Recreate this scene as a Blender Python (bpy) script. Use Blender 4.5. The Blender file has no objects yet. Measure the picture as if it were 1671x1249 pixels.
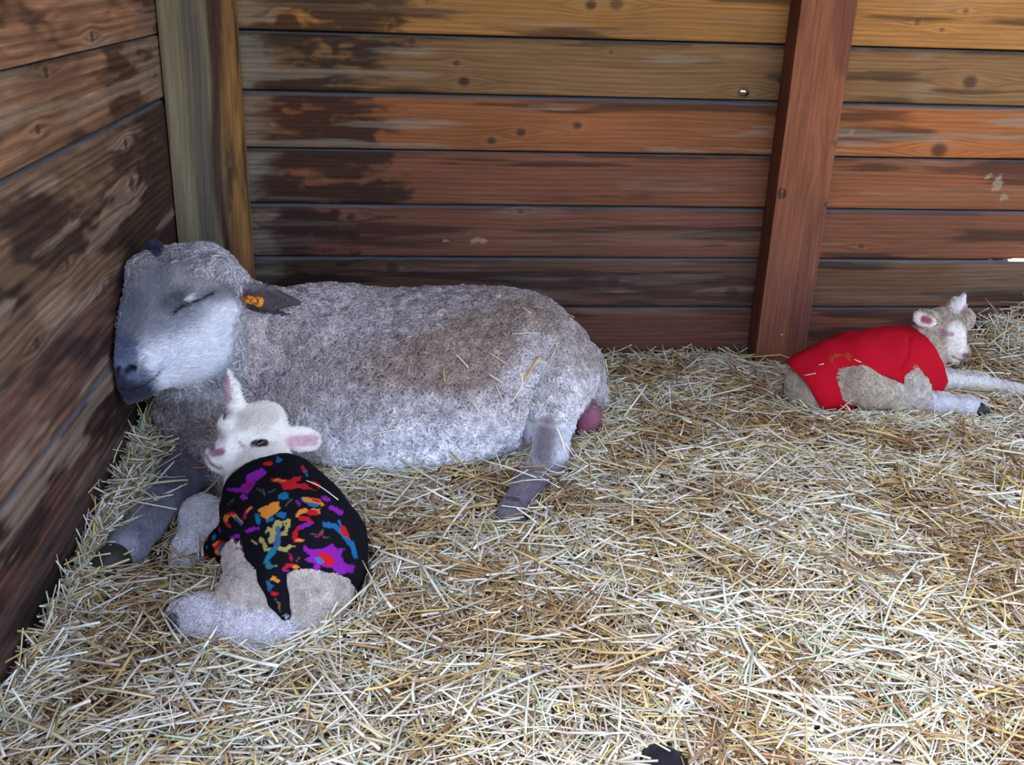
import bpy, math, random, os
import numpy as np
from mathutils import Vector, Matrix
from mathutils.bvhtree import BVHTree

QUICK = ''
sc = bpy.context.scene
COL = sc.collection
rng = np.random.default_rng(7)
f32 = np.float32

# ------------------------------------------------------------------ camera
YAW, PITCH, ROLL, FOC = 0.110186, 0.383171, 0.033552, 1634.3
CAM = np.array([0.0, -2.6, 1.002])
_fw = np.array([math.sin(YAW)*math.cos(PITCH), math.cos(YAW)*math.cos(PITCH), -math.sin(PITCH)])
_r = np.array([math.cos(YAW), -math.sin(YAW), 0.0])
_u = np.cross(_r, _fw)
CR = _r*math.cos(ROLL)+_u*math.sin(ROLL)
CU = -_r*math.sin(ROLL)+_u*math.cos(ROLL)
cam = bpy.data.objects.new('camera', bpy.data.cameras.new('camera'))
COL.objects.link(cam)
cam.matrix_world = Matrix(((CR[0], CU[0], -_fw[0], CAM[0]), (CR[1], CU[1], -_fw[1], CAM[1]),
                           (CR[2], CU[2], -_fw[2], CAM[2]), (0, 0, 0, 1)))
cam.data.sensor_width = 36
cam.data.lens = 36*FOC/1671
cam.data.clip_start = 0.02
sc.camera = cam

def ray(x, y): return CR*(x-835.5)/FOC-CU*(y-624.5)/FOC+_fw
def S(x, y, Y):                     # the point seen at (x, y) that stands at depth Y
    d = ray(x, y); return CAM+d*(Y-CAM[1])/d[1]
def G(x, y, Z):                     # the point seen at (x, y) at height Z
    d = ray(x, y); return CAM+d*(Z-CAM[2])/d[2]
def LW(x, y, X=-0.563):
    d = ray(x, y); return CAM+d*(X-CAM[0])/d[0]
def proj(V):
    v = V-CAM; k = v@_fw
    return 835.5+FOC*(v@CR)/k, 624.5-FOC*(v@CU)/k

# ------------------------------------------------------------------ world, light, exposure
w = bpy.data.worlds.new('daylight'); sc.world = w; w.use_nodes = True
nt = w.node_tree; nt.nodes.clear()
tc = nt.nodes.new('ShaderNodeTexCoord'); sp = nt.nodes.new('ShaderNodeSeparateXYZ')
rp = nt.nodes.new('ShaderNodeValToRGB'); bg = nt.nodes.new('ShaderNodeBackground'); ou = nt.nodes.new('ShaderNodeOutputWorld')
mp = nt.nodes.new('ShaderNodeMath'); mp.operation = 'MULTIPLY_ADD'; mp.inputs[1].default_value = .5; mp.inputs[2].default_value = .5
nt.links.new(tc.outputs['Generated'], sp.inputs[0]); nt.links.new(sp.outputs['Z'], mp.inputs[0]); nt.links.new(mp.outputs[0], rp.inputs[0])
e = rp.color_ramp.elements
e[0].position = .40; e[0].color = (.92, .80, .68, 1)
e[1].position = .56; e[1].color = (.74, .86, 1.0, 1)
e2 = rp.color_ramp.elements.new(1.0); e2.color = (.34, .52, 1.0, 1)
bg.inputs[1].default_value = 2.15
nt.links.new(rp.outputs[0], bg.inputs[0]); nt.links.new(bg.outputs[0], ou.inputs[0])
sun = bpy.data.objects.new('sun', bpy.data.lights.new('sun', 'SUN')); COL.objects.link(sun)
sun.data.energy = 4.6; sun.data.angle = math.radians(45); sun.data.color = (.95, .97, 1)
sun.rotation_euler = Vector((.36, .52, -.85)).to_track_quat('-Z', 'Y').to_euler()
sc.view_settings.view_transform = 'Standard'; sc.view_settings.look = 'None'
sc.view_settings.gamma = 1; sc.view_settings.exposure = 0.45
sc.cycles.max_bounces = 6

# ------------------------------------------------------------------ helpers
def tag(o, label=None, cat=None, group=None, kind=None):
    if label: o['label'] = label
    if cat: o['category'] = cat
    if group: o['group'] = group
    if kind: o['kind'] = kind
    return o

def mesh(name, V, F, mat=None, parent=None, smooth=True, col=None, attrs=None, loc=None):
    me = bpy.data.meshes.new(name)
    V = np.asarray(V, f32); F = np.asarray(F, np.int32); k = F.shape[1]
    if loc is not None: V = V-np.asarray(loc, f32)
    me.vertices.add(len(V)); me.vertices.foreach_set('co', V.ravel())
    me.loops.add(F.size); me.loops.foreach_set('vertex_index', F.ravel())
    me.polygons.add(len(F)); me.polygons.foreach_set('loop_start', np.arange(0, F.size, k, dtype=np.int32))
    if smooth: me.polygons.foreach_set('use_smooth', np.ones(len(F), bool))
    if col is not None:
        a = me.attributes.new('col', 'FLOAT_COLOR', 'POINT')
        c = np.ones((len(V), 4), f32); c[:, :3] = col; a.data.foreach_set('color', c.ravel())
    for n_, v_ in (attrs or {}).items():
        if v_.ndim == 2:
            a = me.attributes.new(n_, 'FLOAT_VECTOR', 'POINT'); a.data.foreach_set('vector', v_.astype(f32).ravel())
        else:
            a = me.attributes.new(n_, 'FLOAT', 'POINT'); a.data.foreach_set('value', v_.astype(f32))
    me.update(calc_edges=True)
    o = bpy.data.objects.new(name, me); COL.objects.link(o)
    if loc is not None: o.location = [float(t) for t in loc]
    if mat: me.materials.append(mat)
    if parent:
        o.parent = parent; o.matrix_parent_inverse = Matrix.Translation(-Vector(parent.location))
    return o

def empty(name, loc):
    o = bpy.data.objects.new(name, None); COL.objects.link(o); o.location = [float(t) for t in loc]; o.empty_display_size = .05
    return o

def hash3(ix, iy, iz, s):
    h = (ix.astype(np.int64)*374761393+iy.astype(np.int64)*668265263+iz.astype(np.int64)*2147483647+s*1274126177) & 0xffffffff
    h = ((h ^ (h >> 13))*1274126177) & 0xffffffff
    h = ((h ^ (h >> 16))*2246822519) & 0xffffffff
    return ((h ^ (h >> 15)) & 0xffffff).astype(f32)/f32(0xffffff)

def vnoise(P, scale=1.0, seed=0):                    # value noise 0..1
    P = np.asarray(P, np.float64)*scale
    if P.shape[1] == 2: P = np.c_[P, np.zeros(len(P))]
    I = np.floor(P).astype(np.int64); f = (P-I); f = f*f*(3-2*f); out = 0
    for a in (0, 1):
        for b in (0, 1):
            for c in (0, 1):
                wgt = (f[:, 0] if a else 1-f[:, 0])*(f[:, 1] if b else 1-f[:, 1])*(f[:, 2] if c else 1-f[:, 2])
                out = out+wgt*hash3(I[:, 0]+a, I[:, 1]+b, I[:, 2]+c, seed)
    return out.astype(f32)
def fbm(P, scale=1.0, seed=0, o=4):
    r_, a, t = 0, 1.0, 0
    for i in range(o):
        r_ = r_+a*vnoise(P, scale*2**i, seed+i*17); t += a; a *= .5
    return r_/t
def ss(a, b, x):
    t = np.clip((x-a)/(b-a), 0, 1); return t*t*(3-2*t)
def mixc(c, d, t):
    t = np.asarray(t)[..., None]; return c*(1-t)+np.asarray(d, f32)*t

# ------------------------------------------------------------------ materials
def material(name, rough=.8, base=None, spec=.3, nodes=None):
    m = bpy.data.materials.new(name); m.use_nodes = True
    b = m.node_tree.nodes['Principled BSDF']
    b.inputs['Roughness'].default_value = rough
    b.inputs['Specular IOR Level'].default_value = spec
    if base is not None: b.inputs['Base Color'].default_value = (*base, 1)
    if nodes: nodes(m.node_tree, b)
    return m
def N(t, kind, **kw):
    n = t.nodes.new(kind)
    for k, v in kw.items():
        if k in n.inputs: n.inputs[k].default_value = v
        else: setattr(n, k, v)
    return n
def attr(t, name):
    n = t.nodes.new('ShaderNodeAttribute'); n.attribute_name = name; return n
def bump(t, b, src, strength=.3, dist=.002):
    n = N(t, 'ShaderNodeBump'); n.inputs['Strength'].default_value = strength; n.inputs['Distance'].default_value = dist
    t.links.new(src, n.inputs['Height']); t.links.new(n.outputs[0], b.inputs['Normal'])
def mult(t, a, bcol_from, lo, hi):                   # a * (lo..hi by factor)
    mr = N(t, 'ShaderNodeMapRange'); mr.inputs['To Min'].default_value = lo; mr.inputs['To Max'].default_value = hi
    t.links.new(bcol_from, mr.inputs['Value'])
    mx = N(t, 'ShaderNodeVectorMath', operation='SCALE'); t.links.new(a, mx.inputs[0]); t.links.new(mr.outputs[0], mx.inputs['Scale'])
    return mx.outputs[0]

def wood_nodes(t, b, wlo=.86, whi=1.10, dist=7, nlo=.30, fine=.70, wsc=.45):
    c = attr(t, 'col'); g = attr(t, 'gc')
    mp1 = N(t, 'ShaderNodeMapping'); mp1.inputs['Scale'].default_value = (5, 190, 5); t.links.new(g.outputs['Vector'], mp1.inputs[0])
    n1 = N(t, 'ShaderNodeTexNoise'); n1.inputs['Scale'].default_value = 1; n1.inputs['Detail'].default_value = 5; n1.inputs['Roughness'].default_value = .65
    t.links.new(mp1.outputs[0], n1.inputs['Vector'])
    mp2 = N(t, 'ShaderNodeMapping'); mp2.inputs['Scale'].default_value = (22, 900, 22); t.links.new(g.outputs['Vector'], mp2.inputs[0])
    n2 = N(t, 'ShaderNodeTexNoise'); n2.inputs['Scale'].default_value = 1; n2.inputs['Detail'].default_value = 2
    t.links.new(mp2.outputs[0], n2.inputs['Vector'])
    mp3 = N(t, 'ShaderNodeMapping'); mp3.inputs['Scale'].default_value = (1.2, 55, 1); t.links.new(g.outputs['Vector'], mp3.inputs[0])
    n3 = N(t, 'ShaderNodeTexWave', wave_type='BANDS', bands_direction='Y'); n3.inputs['Scale'].default_value = wsc
    n3.inputs['Distortion'].default_value = dist; n3.inputs['Detail'].default_value = 3; n3.inputs['Detail Scale'].default_value = .6
    t.links.new(mp3.outputs[0], n3.inputs['Vector'])
    a = mult(t, c.outputs['Color'], n1.outputs['Fac'], nlo, 2-nlo)
    a = mult(t, a, n2.outputs['Fac'], fine, 2-fine)
    a = mult(t, a, n3.outputs['Fac'], wlo, whi)
    t.links.new(a, b.inputs['Base Color'])
    ad = N(t, 'ShaderNodeMath', operation='ADD'); t.links.new(n1.outputs['Fac'], ad.inputs[0]); t.links.new(n2.outputs['Fac'], ad.inputs[1])
    bump(t, b, ad.outputs[0], .5, .0016)
M_wood = material('weathered_wood', .62, spec=.25, nodes=wood_nodes)
M_wood_l = material('rough_wood', .66, spec=.22, nodes=lambda t, b: wood_nodes(t, b, .70, 1.15, 14, .22, .60, .30))
M_wood_p = material('post_wood', .68, spec=.2, nodes=lambda t, b: wood_nodes(t, b, .92, 1.06, 8, .45, .62))

def attr_nodes(noise=None, bumpd=None, lo=.8, hi=1.2):
    def f(t, b):
        c = attr(t, 'col'); out = c.outputs['Color']
        if noise:
            tx = N(t, 'ShaderNodeTexCoord'); n1 = N(t, 'ShaderNodeTexNoise'); n1.inputs['Scale'].default_value = noise; n1.inputs['Detail'].default_value = 4
            t.links.new(tx.outputs['Object'], n1.inputs['Vector'])
            out = mult(t, out, n1.outputs['Fac'], lo, hi)
            if bumpd: bump(t, b, n1.outputs['Fac'], .7, bumpd)
        t.links.new(out, b.inputs['Base Color'])
    return f
M_skin = material('animal_coat', .9, spec=.15, nodes=attr_nodes(120, .004, .75, 1.25))
M_hair = material('hair_fibres', .85, spec=.15, nodes=attr_nodes())
M_fleece = material('printed_fleece', .95, spec=.08, nodes=attr_nodes(500, .0015, .75, 1.25))
M_straw = material('straw_stalks', .55, spec=.35, nodes=attr_nodes())
M_litter = material('packed_litter', .9, spec=.1, nodes=attr_nodes(160, .01, .4, 1.5))
M_metal = material('galvanised_metal', .4, (.45, .45, .44)); M_metal.node_tree.nodes['Principled BSDF'].inputs['Metallic'].default_value = .8
M_rust = material('rusty_iron', .8, (.07, .045, .035))
M_eye = material('dark_eye', .08, (.012, .010, .012), spec=.6)
M_hoof = material('horn_hoof', .5, nodes=attr_nodes(60, .001))
M_added_roof = material('added_roof_boards', .8, (.20, .15, .11))
M_tag = material('orange_plastic', .5, nodes=attr_nodes(220, .0012, .45, 1.4))
M_navy = material('dark_rubber', .55, (.012, .012, .02))

# ------------------------------------------------------------------ board walls
BP = .14
def board_wall(name, seams, s0, s1, to3, step, paint, knots=(), holes=(), bv=(), mat=None):
    """boards between consecutive seam heights; to3(s, z, depth) -> world; paint(s, z, k, P2) -> rgb"""
    Vs, Fs, Cs, Gs = [], [], [], []; off = 0
    ns = int((s1-s0)/step)+1; sv = np.linspace(s0, s1, ns)
    for k in range(len(seams)-1):
        z1, z0 = seams[k], seams[k+1]; hgt = z1-z0; e_ = .0022 if not bv else .0012; bvk = bv[k] if bv else (1.5, 1.5, 1.5, 1.2, 1.9, 1.0, 1.5, 1.3, 1.2, 1.2, 1)[k]
        rows = np.r_[z0, z0+e_, z0+e_*2.2, np.linspace(z0+.009, z1-max(.009, e_*5*bvk), max(4, int(hgt/step))), z1-e_*3.4*bvk, z1-e_*2*bvk, z1]
        dep = np.zeros(len(rows)); dep[0] = .016; dep[1] = .003; dep[2] = .0006; dep[-1] = .016; dep[-2] = .006; dep[-3] = .001
        s, z = np.meshgrid(sv, rows); d = np.repeat(dep[:, None], ns, 1)
        s, z, d = s.ravel(), z.ravel(), d.ravel()
        warp = np.zeros_like(s); dark = np.zeros_like(s); pale = np.zeros_like(s)
        for (ks, kz, kr, kd) in knots:
            if not (z0-.03 < kz < z1+.03): continue
            ds, dz = (s-ks)/2.6, z-kz; rr = np.sqrt(ds*ds+dz*dz)
            warp += np.sign(dz)*kr*1.3*np.exp(-(rr/(kr*1.6))**2)
            r2 = np.sqrt((s-ks)**2/1.5+dz*dz); dark = np.maximum(dark, kd*(1-ss(kr*.45, kr*1.1, r2)))
            pale = np.maximum(pale, .35*(1-ss(kr, kr*2.6, r2)))
        P2 = np.c_[s, z]
        wv = (fbm(P2*np.array([1.6, 5]), 1, 91+k, 3)-.5)*.03*(.4+hash3(np.array([k]), np.array([3]), np.array([1]), 5)[0]*1.3)
        gc = np.c_[s+k*3.17, z-warp+wv+k*1.31, np.full_like(s, k*2.1)]
        c = paint(s, z, k, P2, gc)
        c = mixc(c, c*1.25+.02, pale); c = mixc(c, (.030, .014, .012), dark*.85)
        c = mixc(c, (.15, .18, .22), ss(e_*3.2*bvk, e_*1.5*bvk, z1-z)*.85)  # bluish skylight caught by the top bevels, painted into the edge colour
        Vs.append(to3(s, z, d)); Cs.append(c); Gs.append(gc)
        nr = len(rows); a = (np.arange(nr-1)[:, None]*ns+np.arange(ns-1)[None]).ravel()
        F = np.c_[a, a+1, a+ns+1, a+ns]
        cs, cz = s[F].mean(1), z[F].mean(1); keep = np.ones(len(F), bool)
        for (hs, hz, ra, rb) in holes: keep &= ((cs-hs)/ra)**2+((cz-hz)/rb)**2 > 1
        Fs.append(F[keep]+off); off += len(s)
    o = mesh(name, np.concatenate(Vs), np.concatenate(Fs), mat or M_wood, col=np.concatenate(Cs), attrs={'gc': np.concatenate(Gs)})
    md = o.modifiers.new('board_thickness', 'SOLIDIFY'); md.thickness = .02; md.offset = -1
    tag(o, kind='structure'); return o

BZ = [.869+.14*3-.14*i for i in range(11)]                 # back seams, from 1.289 down to -.111
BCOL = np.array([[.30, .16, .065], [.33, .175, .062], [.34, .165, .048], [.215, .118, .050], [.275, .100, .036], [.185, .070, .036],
                 [.150, .058, .037], [.105, .052, .036], [.12, .042, .031], [.10, .05, .04]], f32)  # boards differ in tone; dimmer light low on the wall is partly painted in
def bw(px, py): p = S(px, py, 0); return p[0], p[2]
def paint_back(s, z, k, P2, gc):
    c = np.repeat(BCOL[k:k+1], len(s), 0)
    big = fbm(np.c_[s*2.2+k*7, z*9], 1, 11, 3); c = c*(.72+.56*big)[:, None]
    # right of the second post the boards are more orange
    c = mixc(c, c*np.array([1.35, 1.25, .95], f32), ss(1.02, 1.2, s)*(1 if k > 3 else .35))
    # near-black water stains spreading from the corner, grey weathered ends
    wx = (fbm(np.c_[s*14+k*3, z*22], 1, 37, 3)-.5)
    wob = fbm(np.c_[s*6.5+k*13.7+wx*1.6, z*30+wx*1.5], 1, 33, 5)*.82+fbm(np.c_[s*9+k, gc[:, 1]*150], 1, 35, 3)*.18
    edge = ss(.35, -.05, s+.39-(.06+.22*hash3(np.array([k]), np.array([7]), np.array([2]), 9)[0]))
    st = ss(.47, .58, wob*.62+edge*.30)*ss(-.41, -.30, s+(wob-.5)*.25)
    st = np.maximum(st, .8*ss(.59, .70, fbm(np.c_[s*2.4+k*5, z*34], 1, 57, 4)+.10*(k >= 7)-.03*(k < 4)))
    top = ss(.022, .004, BZ[k]-z)*ss(.40, .55, fbm(np.c_[s*6+k, z*30], 1, 71, 3))
    st = np.maximum(st, top*.8)
    gr = ss(.60, .30, (s+.41)/.20+wob*.7-.25)
    c = mixc(c, np.array([.21, .19, .155], f32), gr*(.9 if k % 2 else .65))
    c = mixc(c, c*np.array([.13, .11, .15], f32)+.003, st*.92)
    dry = ss(.60, .70, fbm(np.c_[s*3+k*9, z*40], 1, 101, 4)); c = mixc(c, np.array([.27, .22, .17], f32), dry*(.55 if k in (3, 4) else .18))
    for (px, py, rx, rz) in ((780, 393, .022, .009), (728, 393, .010, .005), (1628, 300, .014, .022), (1637, 322, .014, .012), (1612, 288, .010, .008), (1390, 215, .008, .01)):
        a, b2 = bw(px, py); q = ((s-a)/rx)**2+((z-b2)/rz)**2+(fbm(P2, 120, 5, 3)-.5)*2.6
        c = mixc(c, (.38, .30, .21), (1-ss(.6, 1.1, q))*.65)
    return c
KB = [(757, 133, .010, 1), (802, 230, .008, .9), (850, 216, .009, .9), (942, 205, .008, .9), (964, 8, .010, .95), (1006, 7, .012, .7), (745, 103, .006, .8),
      (1273, 132, .006, .9), (1583, 134, .014, .9), (1532, 245, .016, .9), (573, 354, .009, .9), (672, 68, .007, .8), (1000, 460, .013, .7), (1195, 478, .014, .7),
      (997, 85, .005, .6), (850, 345, .006, .7), (1497, 36, .006, .7), (1537, 49, .005, .7), (1576, 18, .006, .6), (1405, 402, .006, .8), (640, 437, .012, .9)]
knots = []
for (px, py, r_, d_) in KB: a, b_ = bw(px, py); knots.append((a, b_, r_*1.45, d_))
h1 = bw(1214, 157); h2 = bw(1650, 424.5); h3 = bw(1622, 423.5)
knots.append((h1[0]-.002, h1[1]+.008, .016, .7))
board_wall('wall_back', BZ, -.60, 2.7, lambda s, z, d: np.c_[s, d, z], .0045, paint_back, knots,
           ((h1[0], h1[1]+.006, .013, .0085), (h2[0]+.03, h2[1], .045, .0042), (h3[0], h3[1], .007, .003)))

LZ = [1.28, 1.14, 1.0, .86, .72, .44, .30, .16, .02, -.12]
LB = [1, 1, 1, 1, 3.4, 1, 3.4, 1, 3.0]
def paint_left(s, z, k, P2, gc):
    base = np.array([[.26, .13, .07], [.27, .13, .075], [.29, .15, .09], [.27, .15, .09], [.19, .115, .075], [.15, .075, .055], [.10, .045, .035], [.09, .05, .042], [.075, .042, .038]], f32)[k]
    c = np.repeat(base[None], len(s), 0)
    c = c*(.65+.7*fbm(np.c_[s*2.5+k*3, z*8], 1, 211, 3))[:, None]
    g = np.c_[gc[:, 0]*4.5, gc[:, 1]*26]
    rings = .5+.5*np.sin(fbm(g, .5, 301, 3)*42+gc[:, 1]*160)
    c = c*(.80+.32*rings)[:, None]
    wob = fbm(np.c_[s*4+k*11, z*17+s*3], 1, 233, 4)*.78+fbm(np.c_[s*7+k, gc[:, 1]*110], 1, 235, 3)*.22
    st = ss(.46, .62, wob+.04*(k >= 4)+.10*ss(-.55, -.2, s)-.03+.22*ss(-.85, -.45, s)*ss(.56, .42, z)*ss(.10, .25, z))  # stains, plus painted shade in the corner behind the ewe's head
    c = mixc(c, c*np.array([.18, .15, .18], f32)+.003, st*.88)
    pale = ss(.58, .68, fbm(np.c_[s*4+k*5, z*22], 1, 261, 4)); c = mixc(c, (.33, .25, .19), pale*(.55 if k < 7 else .2))
    endg = ss(-.45, -.22, s+(wob-.5)*.3); c = mixc(c, (.17, .14, .12), endg*.5*(1-st))
    return c
knl = []
for (px, py, r_, d_) in ((62, 212, .010, .9), (150, 60, .012, .8), (75, 118, .012, .9), (118, 355, .010, .6), (205, 235, .014, .9), (60, 560, .012, .9), (215, 300, .02, .8), (110, 430, .012, .8), (170, 470, .016, .8)):
    p = LW(px, py); knl.append((p[1], p[2], r_, d_))
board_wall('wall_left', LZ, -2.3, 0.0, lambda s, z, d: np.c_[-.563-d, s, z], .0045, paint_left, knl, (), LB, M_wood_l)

def box_part(name, lo, hi, mat, paint=None, parent=None, step=.006, bev=.004, axis=2, loc=None, shape=None):
    """a rectangular timber as a dense, slightly eased grid box so its grain can be coloured per vertex"""
    lo = np.array(lo, float); hi = np.array(hi, float); Vs, Fs, nrm, off = [], [], [], 0
    for ax in range(3):
        a, b = [i for i in range(3) if i != ax]
        na = max(2, int((hi[a]-lo[a])/step)+1); nb = max(2, int((hi[b]-lo[b])/step)+1)
        A, B = np.meshgrid(np.linspace(lo[a], hi[a], na), np.linspace(lo[b], hi[b], nb), indexing='ij')
        for side in (0, 1):
            V = np.zeros((A.size, 3)); V[:, a] = A.ravel(); V[:, b] = B.ravel(); V[:, ax] = (lo, hi)[side][ax]
            q = (np.arange(na-1)[:, None]*nb+np.arange(nb-1)[None]).ravel(); F = np.c_[q, q+nb, q+nb+1, q+1]
            if (side == 0) ^ (ax == 1): F = F[:, ::-1]
            Vs.append(V); Fs.append(F+off); off += len(V)
            n_ = np.zeros((A.size, 3)); n_[:, ax] = 2*side-1; nrm.append(n_)
    V = np.concatenate(Vs); F = np.concatenate(Fs); nn = np.concatenate(nrm)
    ins = np.clip(V, lo+bev, hi-bev); d = V-ins; L = np.linalg.norm(d, axis=1, keepdims=True); V = ins+d/np.maximum(L, 1e-9)*np.minimum(L, bev)
    if shape: V = shape(V)
    gc = np.c_[V[:, axis], V[:, (axis+1) % 3]+.37*V[:, (axis+2) % 3], V[:, (axis+2) % 3]]
    c, gc = paint(V, nn, gc)
    return mesh(name, V, F, mat, parent, True, c, {'gc': gc}, loc=loc)

# corner post: grey left part, brown waney right edge
def paint_cpost(V, nn, gc):
    x, z = V[:, 0], V[:, 2]
    c = np.repeat(np.array([[.215, .185, .125]], f32), len(V), 0)
    wob = fbm(np.c_[x*20, z*2.0, V[:, 1]*20], 1, 401, 4)
    c = c*(.70+.6*fbm(np.c_[x*40, z*3], 1, 405, 3))[:, None]
    c = mixc(c, (.085, .08, .085), ss(.035, .0, np.abs(x+.478+(wob-.5)*.05))*.65)
    c = mixc(c, np.array([.25, .13, .048], f32)*(.5+1.0*fbm(np.c_[x*45, z*14, V[:, 1]*45], 1, 407, 3))[:, None], ss(-.445, -.425, x+(wob-.5)*.04))
    c = mixc(c, (.06, .03, .022), ss(.016, .004, np.abs(x+.442+(wob-.5)*.05-.01*np.sin(z*9)))*.9*ss(.3, .55, z+(wob-.5)*.3+.2))
    c = mixc(c, (.05, .03, .025), ss(.56, .66, fbm(np.c_[x*35, z*7, V[:, 1]*35], 1, 409, 4))*ss(-.45, -.43, x)*.8)
    gc[:, 1] += .03*np.sin(z*5)*.3
    return c, gc
cp = box_part('corner_post', (-.561, -.135, -.06), (-.397, -.022, 1.3), M_wood_p, paint_cpost, bev=.006, loc=(-.48, -.08, 0),
              shape=lambda V: np.c_[V[:, 0]+.010*ss(.10, 0, V[:, 0]+.405+.10)*0-.012*ss(-.42, -.395, V[:, 0])*ss(-.10, -.135, V[:, 1]), V[:, 1]+.004*(vnoise(np.c_[V[:, 0]*60, V[:, 2]*6], 1, 3)-.5), V[:, 2]])
tag(cp, 'thick grey weathered corner post with a brown rough edge behind the ewe', 'post')

def paint_rpost(V, nn, gc):
    x, z = V[:, 0], V[:, 2]
    c = np.repeat(np.array([[.265, .095, .048]], f32), len(V), 0)
    c = c*(.75+.5*fbm(np.c_[x*14, z*2.4], 1, 451, 3))[:, None]
    px_, pz_ = S(1345, 265, -.078)[[0, 2]]
    rr = np.sqrt(((x-px_)/.030)**2+((z-pz_)/.10)**2)
    gc[:, 1] += .02*np.exp(-rr**2)*np.sign(x-px_)
    flame = .5+.5*np.sin(((x-1.03)**2*900+z*7)*3); c = c*(.86+.2*flame)[:, None]
    c = mixc(c, (.10, .035, .03), ss(.50, .62, fbm(np.c_[x*12+4, z*3.2], 1, 461, 3))*.5)
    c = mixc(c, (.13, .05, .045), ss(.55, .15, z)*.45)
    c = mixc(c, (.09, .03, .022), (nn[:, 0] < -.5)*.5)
    for (a, b_, r_) in ((1363, 233, .008), (1350, 334, .009), (1278, 318, .008)):
        k_ = S(a, b_, -.078); c = mixc(c, (.06, .025, .03), (1-ss(r_*.5, r_*1.3, np.hypot(x-k_[0], (z-k_[2]))))*.7)
    return c, gc
rpost = empty('wall_post', (1.02, -.04, 0))
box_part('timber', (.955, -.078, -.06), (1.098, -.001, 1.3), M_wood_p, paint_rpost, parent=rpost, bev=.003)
tag(rpost, 'reddish brown upright timber post nailed to the back wall beside the red-coated lamb', 'post')

def tube(name, path, rad, mat, parent=None, n=8, col=None, flat=1.0, loc=None):
    path = np.array(path, float); m = len(path); rad = np.broadcast_to(rad, m)
    T = np.gradient(path, axis=0); T /= np.linalg.norm(T, axis=1, keepdims=True)
    up = np.array([0, 0, 1.0]) if abs(T[0, 2]) < .9 else np.array([1.0, 0, 0])
    V = []
    for i in range(m):
        a = np.cross(T[i], up); a /= np.linalg.norm(a); b = np.cross(a, T[i])
        th = np.linspace(0, 2*np.pi, n, endpoint=False)
        V.append(path[i]+rad[i]*(np.cos(th)[:, None]*a+flat*np.sin(th)[:, None]*b))
    V = np.concatenate(V); q = (np.arange(m-1)[:, None]*n+np.arange(n)[None]); q2 = (np.arange(m-1)[:, None]*n+(np.arange(n)[None]+1) % n)
    F = np.c_[q.ravel(), q2.ravel(), (q2+n).ravel(), (q+n).ravel()]
    caps = []
    for base, c_ in ((0, path[0]), ((m-1)*n, path[-1])):
        ci = len(V); V = np.concatenate([V, c_[None]])
        for j in range(0, n, 2):
            a, b, d = base+j, base+(j+1) % n, base+(j+2) % n
            caps.append([ci, d, b, a] if base == 0 else [ci, a, b, d])
    F = np.concatenate([F, np.array(caps)])
    return mesh(name, V, F, mat, parent, True, None if col is None else np.repeat(np.array([col], f32), len(V), 0), loc=loc)
c = S(1275, 547, -.079); tube('screw_head', [c+[0, .004, 0], c+[0, -.0015, 0], c+[0, -.003, 0]], [.0042, .0042, .002], M_metal, rpost)
c = S(1277, 316, -.083); th = np.linspace(0, 2*np.pi, 17)
tube('iron_ring', [c+[.008*math.cos(t), .002*math.sin(t), .013*math.sin(t)] for t in th], .0017, M_rust, rpost, 6)

# ------------------------------------------------------------------ unseen roof, added to shade the back of the stall
def ribbed_box(name, lo, hi, mat, kind='structure'):
    lo = np.array(lo, float); hi = np.array(hi, float)
    V = np.array([[(lo, hi)[i][0], (lo, hi)[j][1], (lo, hi)[k][2]] for i in (0, 1) for j in (0, 1) for k in (0, 1)])
    F = [[0, 1, 3, 2], [4, 6, 7, 5], [0, 4, 5, 1], [2, 3, 7, 6], [0, 2, 6, 4], [1, 5, 7, 3]]
    return tag(mesh(name, V, F, mat, smooth=False), kind=kind)
ribbed_box('added_ceiling', (-.7, -2.25, 1.75), (2.8, .1, 1.79), M_added_roof)
ribbed_box('added_wall_back_upper', (-.6, .0, 1.289), (2.7, .03, 1.75), M_added_roof)
bpy.data.objects['added_wall_back_upper'].name = 'added_trim_1'
ribbed_box('added_trim_2', (-.62, -2.25, 1.28), (-.565, .0, 1.75), M_added_roof)

# ------------------------------------------------------------------ ground height
def hgt(x, y):
    P = np.c_[x, y]
    h = .030+.022*(fbm(P, 3.2, 501, 3)-.5)*2
    bank = .010+.065*ss(-1.25, -.60, y)
    h = h+bank*np.exp(-(np.maximum(x+.563, 0)/.06)**2)
    h = h+.075*ss(1.30, 1.75, x)*ss(-.42, -.05, y)
    h = h-.022*ss(-.30, -.02, y)*ss(1.5, 1.2, x)
    h = h+.02*ss(-1.0, -1.5, y)
    return h
gx = np.linspace(-.563, 2.7, 330); gy = np.linspace(-3.2, .0, 330)
X, Y = np.meshgrid(gx, gy); X, Y = X.ravel(), Y.ravel()
Z = hgt(X, Y)-.012+.010*fbm(np.c_[X, Y], 40, 507, 2)
q = (np.arange(329)[:, None]*330+np.arange(329)[None]).ravel()
cc = np.repeat(np.array([[.20, .12, .06]], f32), len(X), 0)*(.6+.8*fbm(np.c_[X, Y], 9, 511, 3))[:, None]
fl = mesh('floor', np.c_[X, Y, Z], np.c_[q, q+1, q+331, q+330], M_litter, col=cc)
tag(fl, kind='structure')

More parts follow.
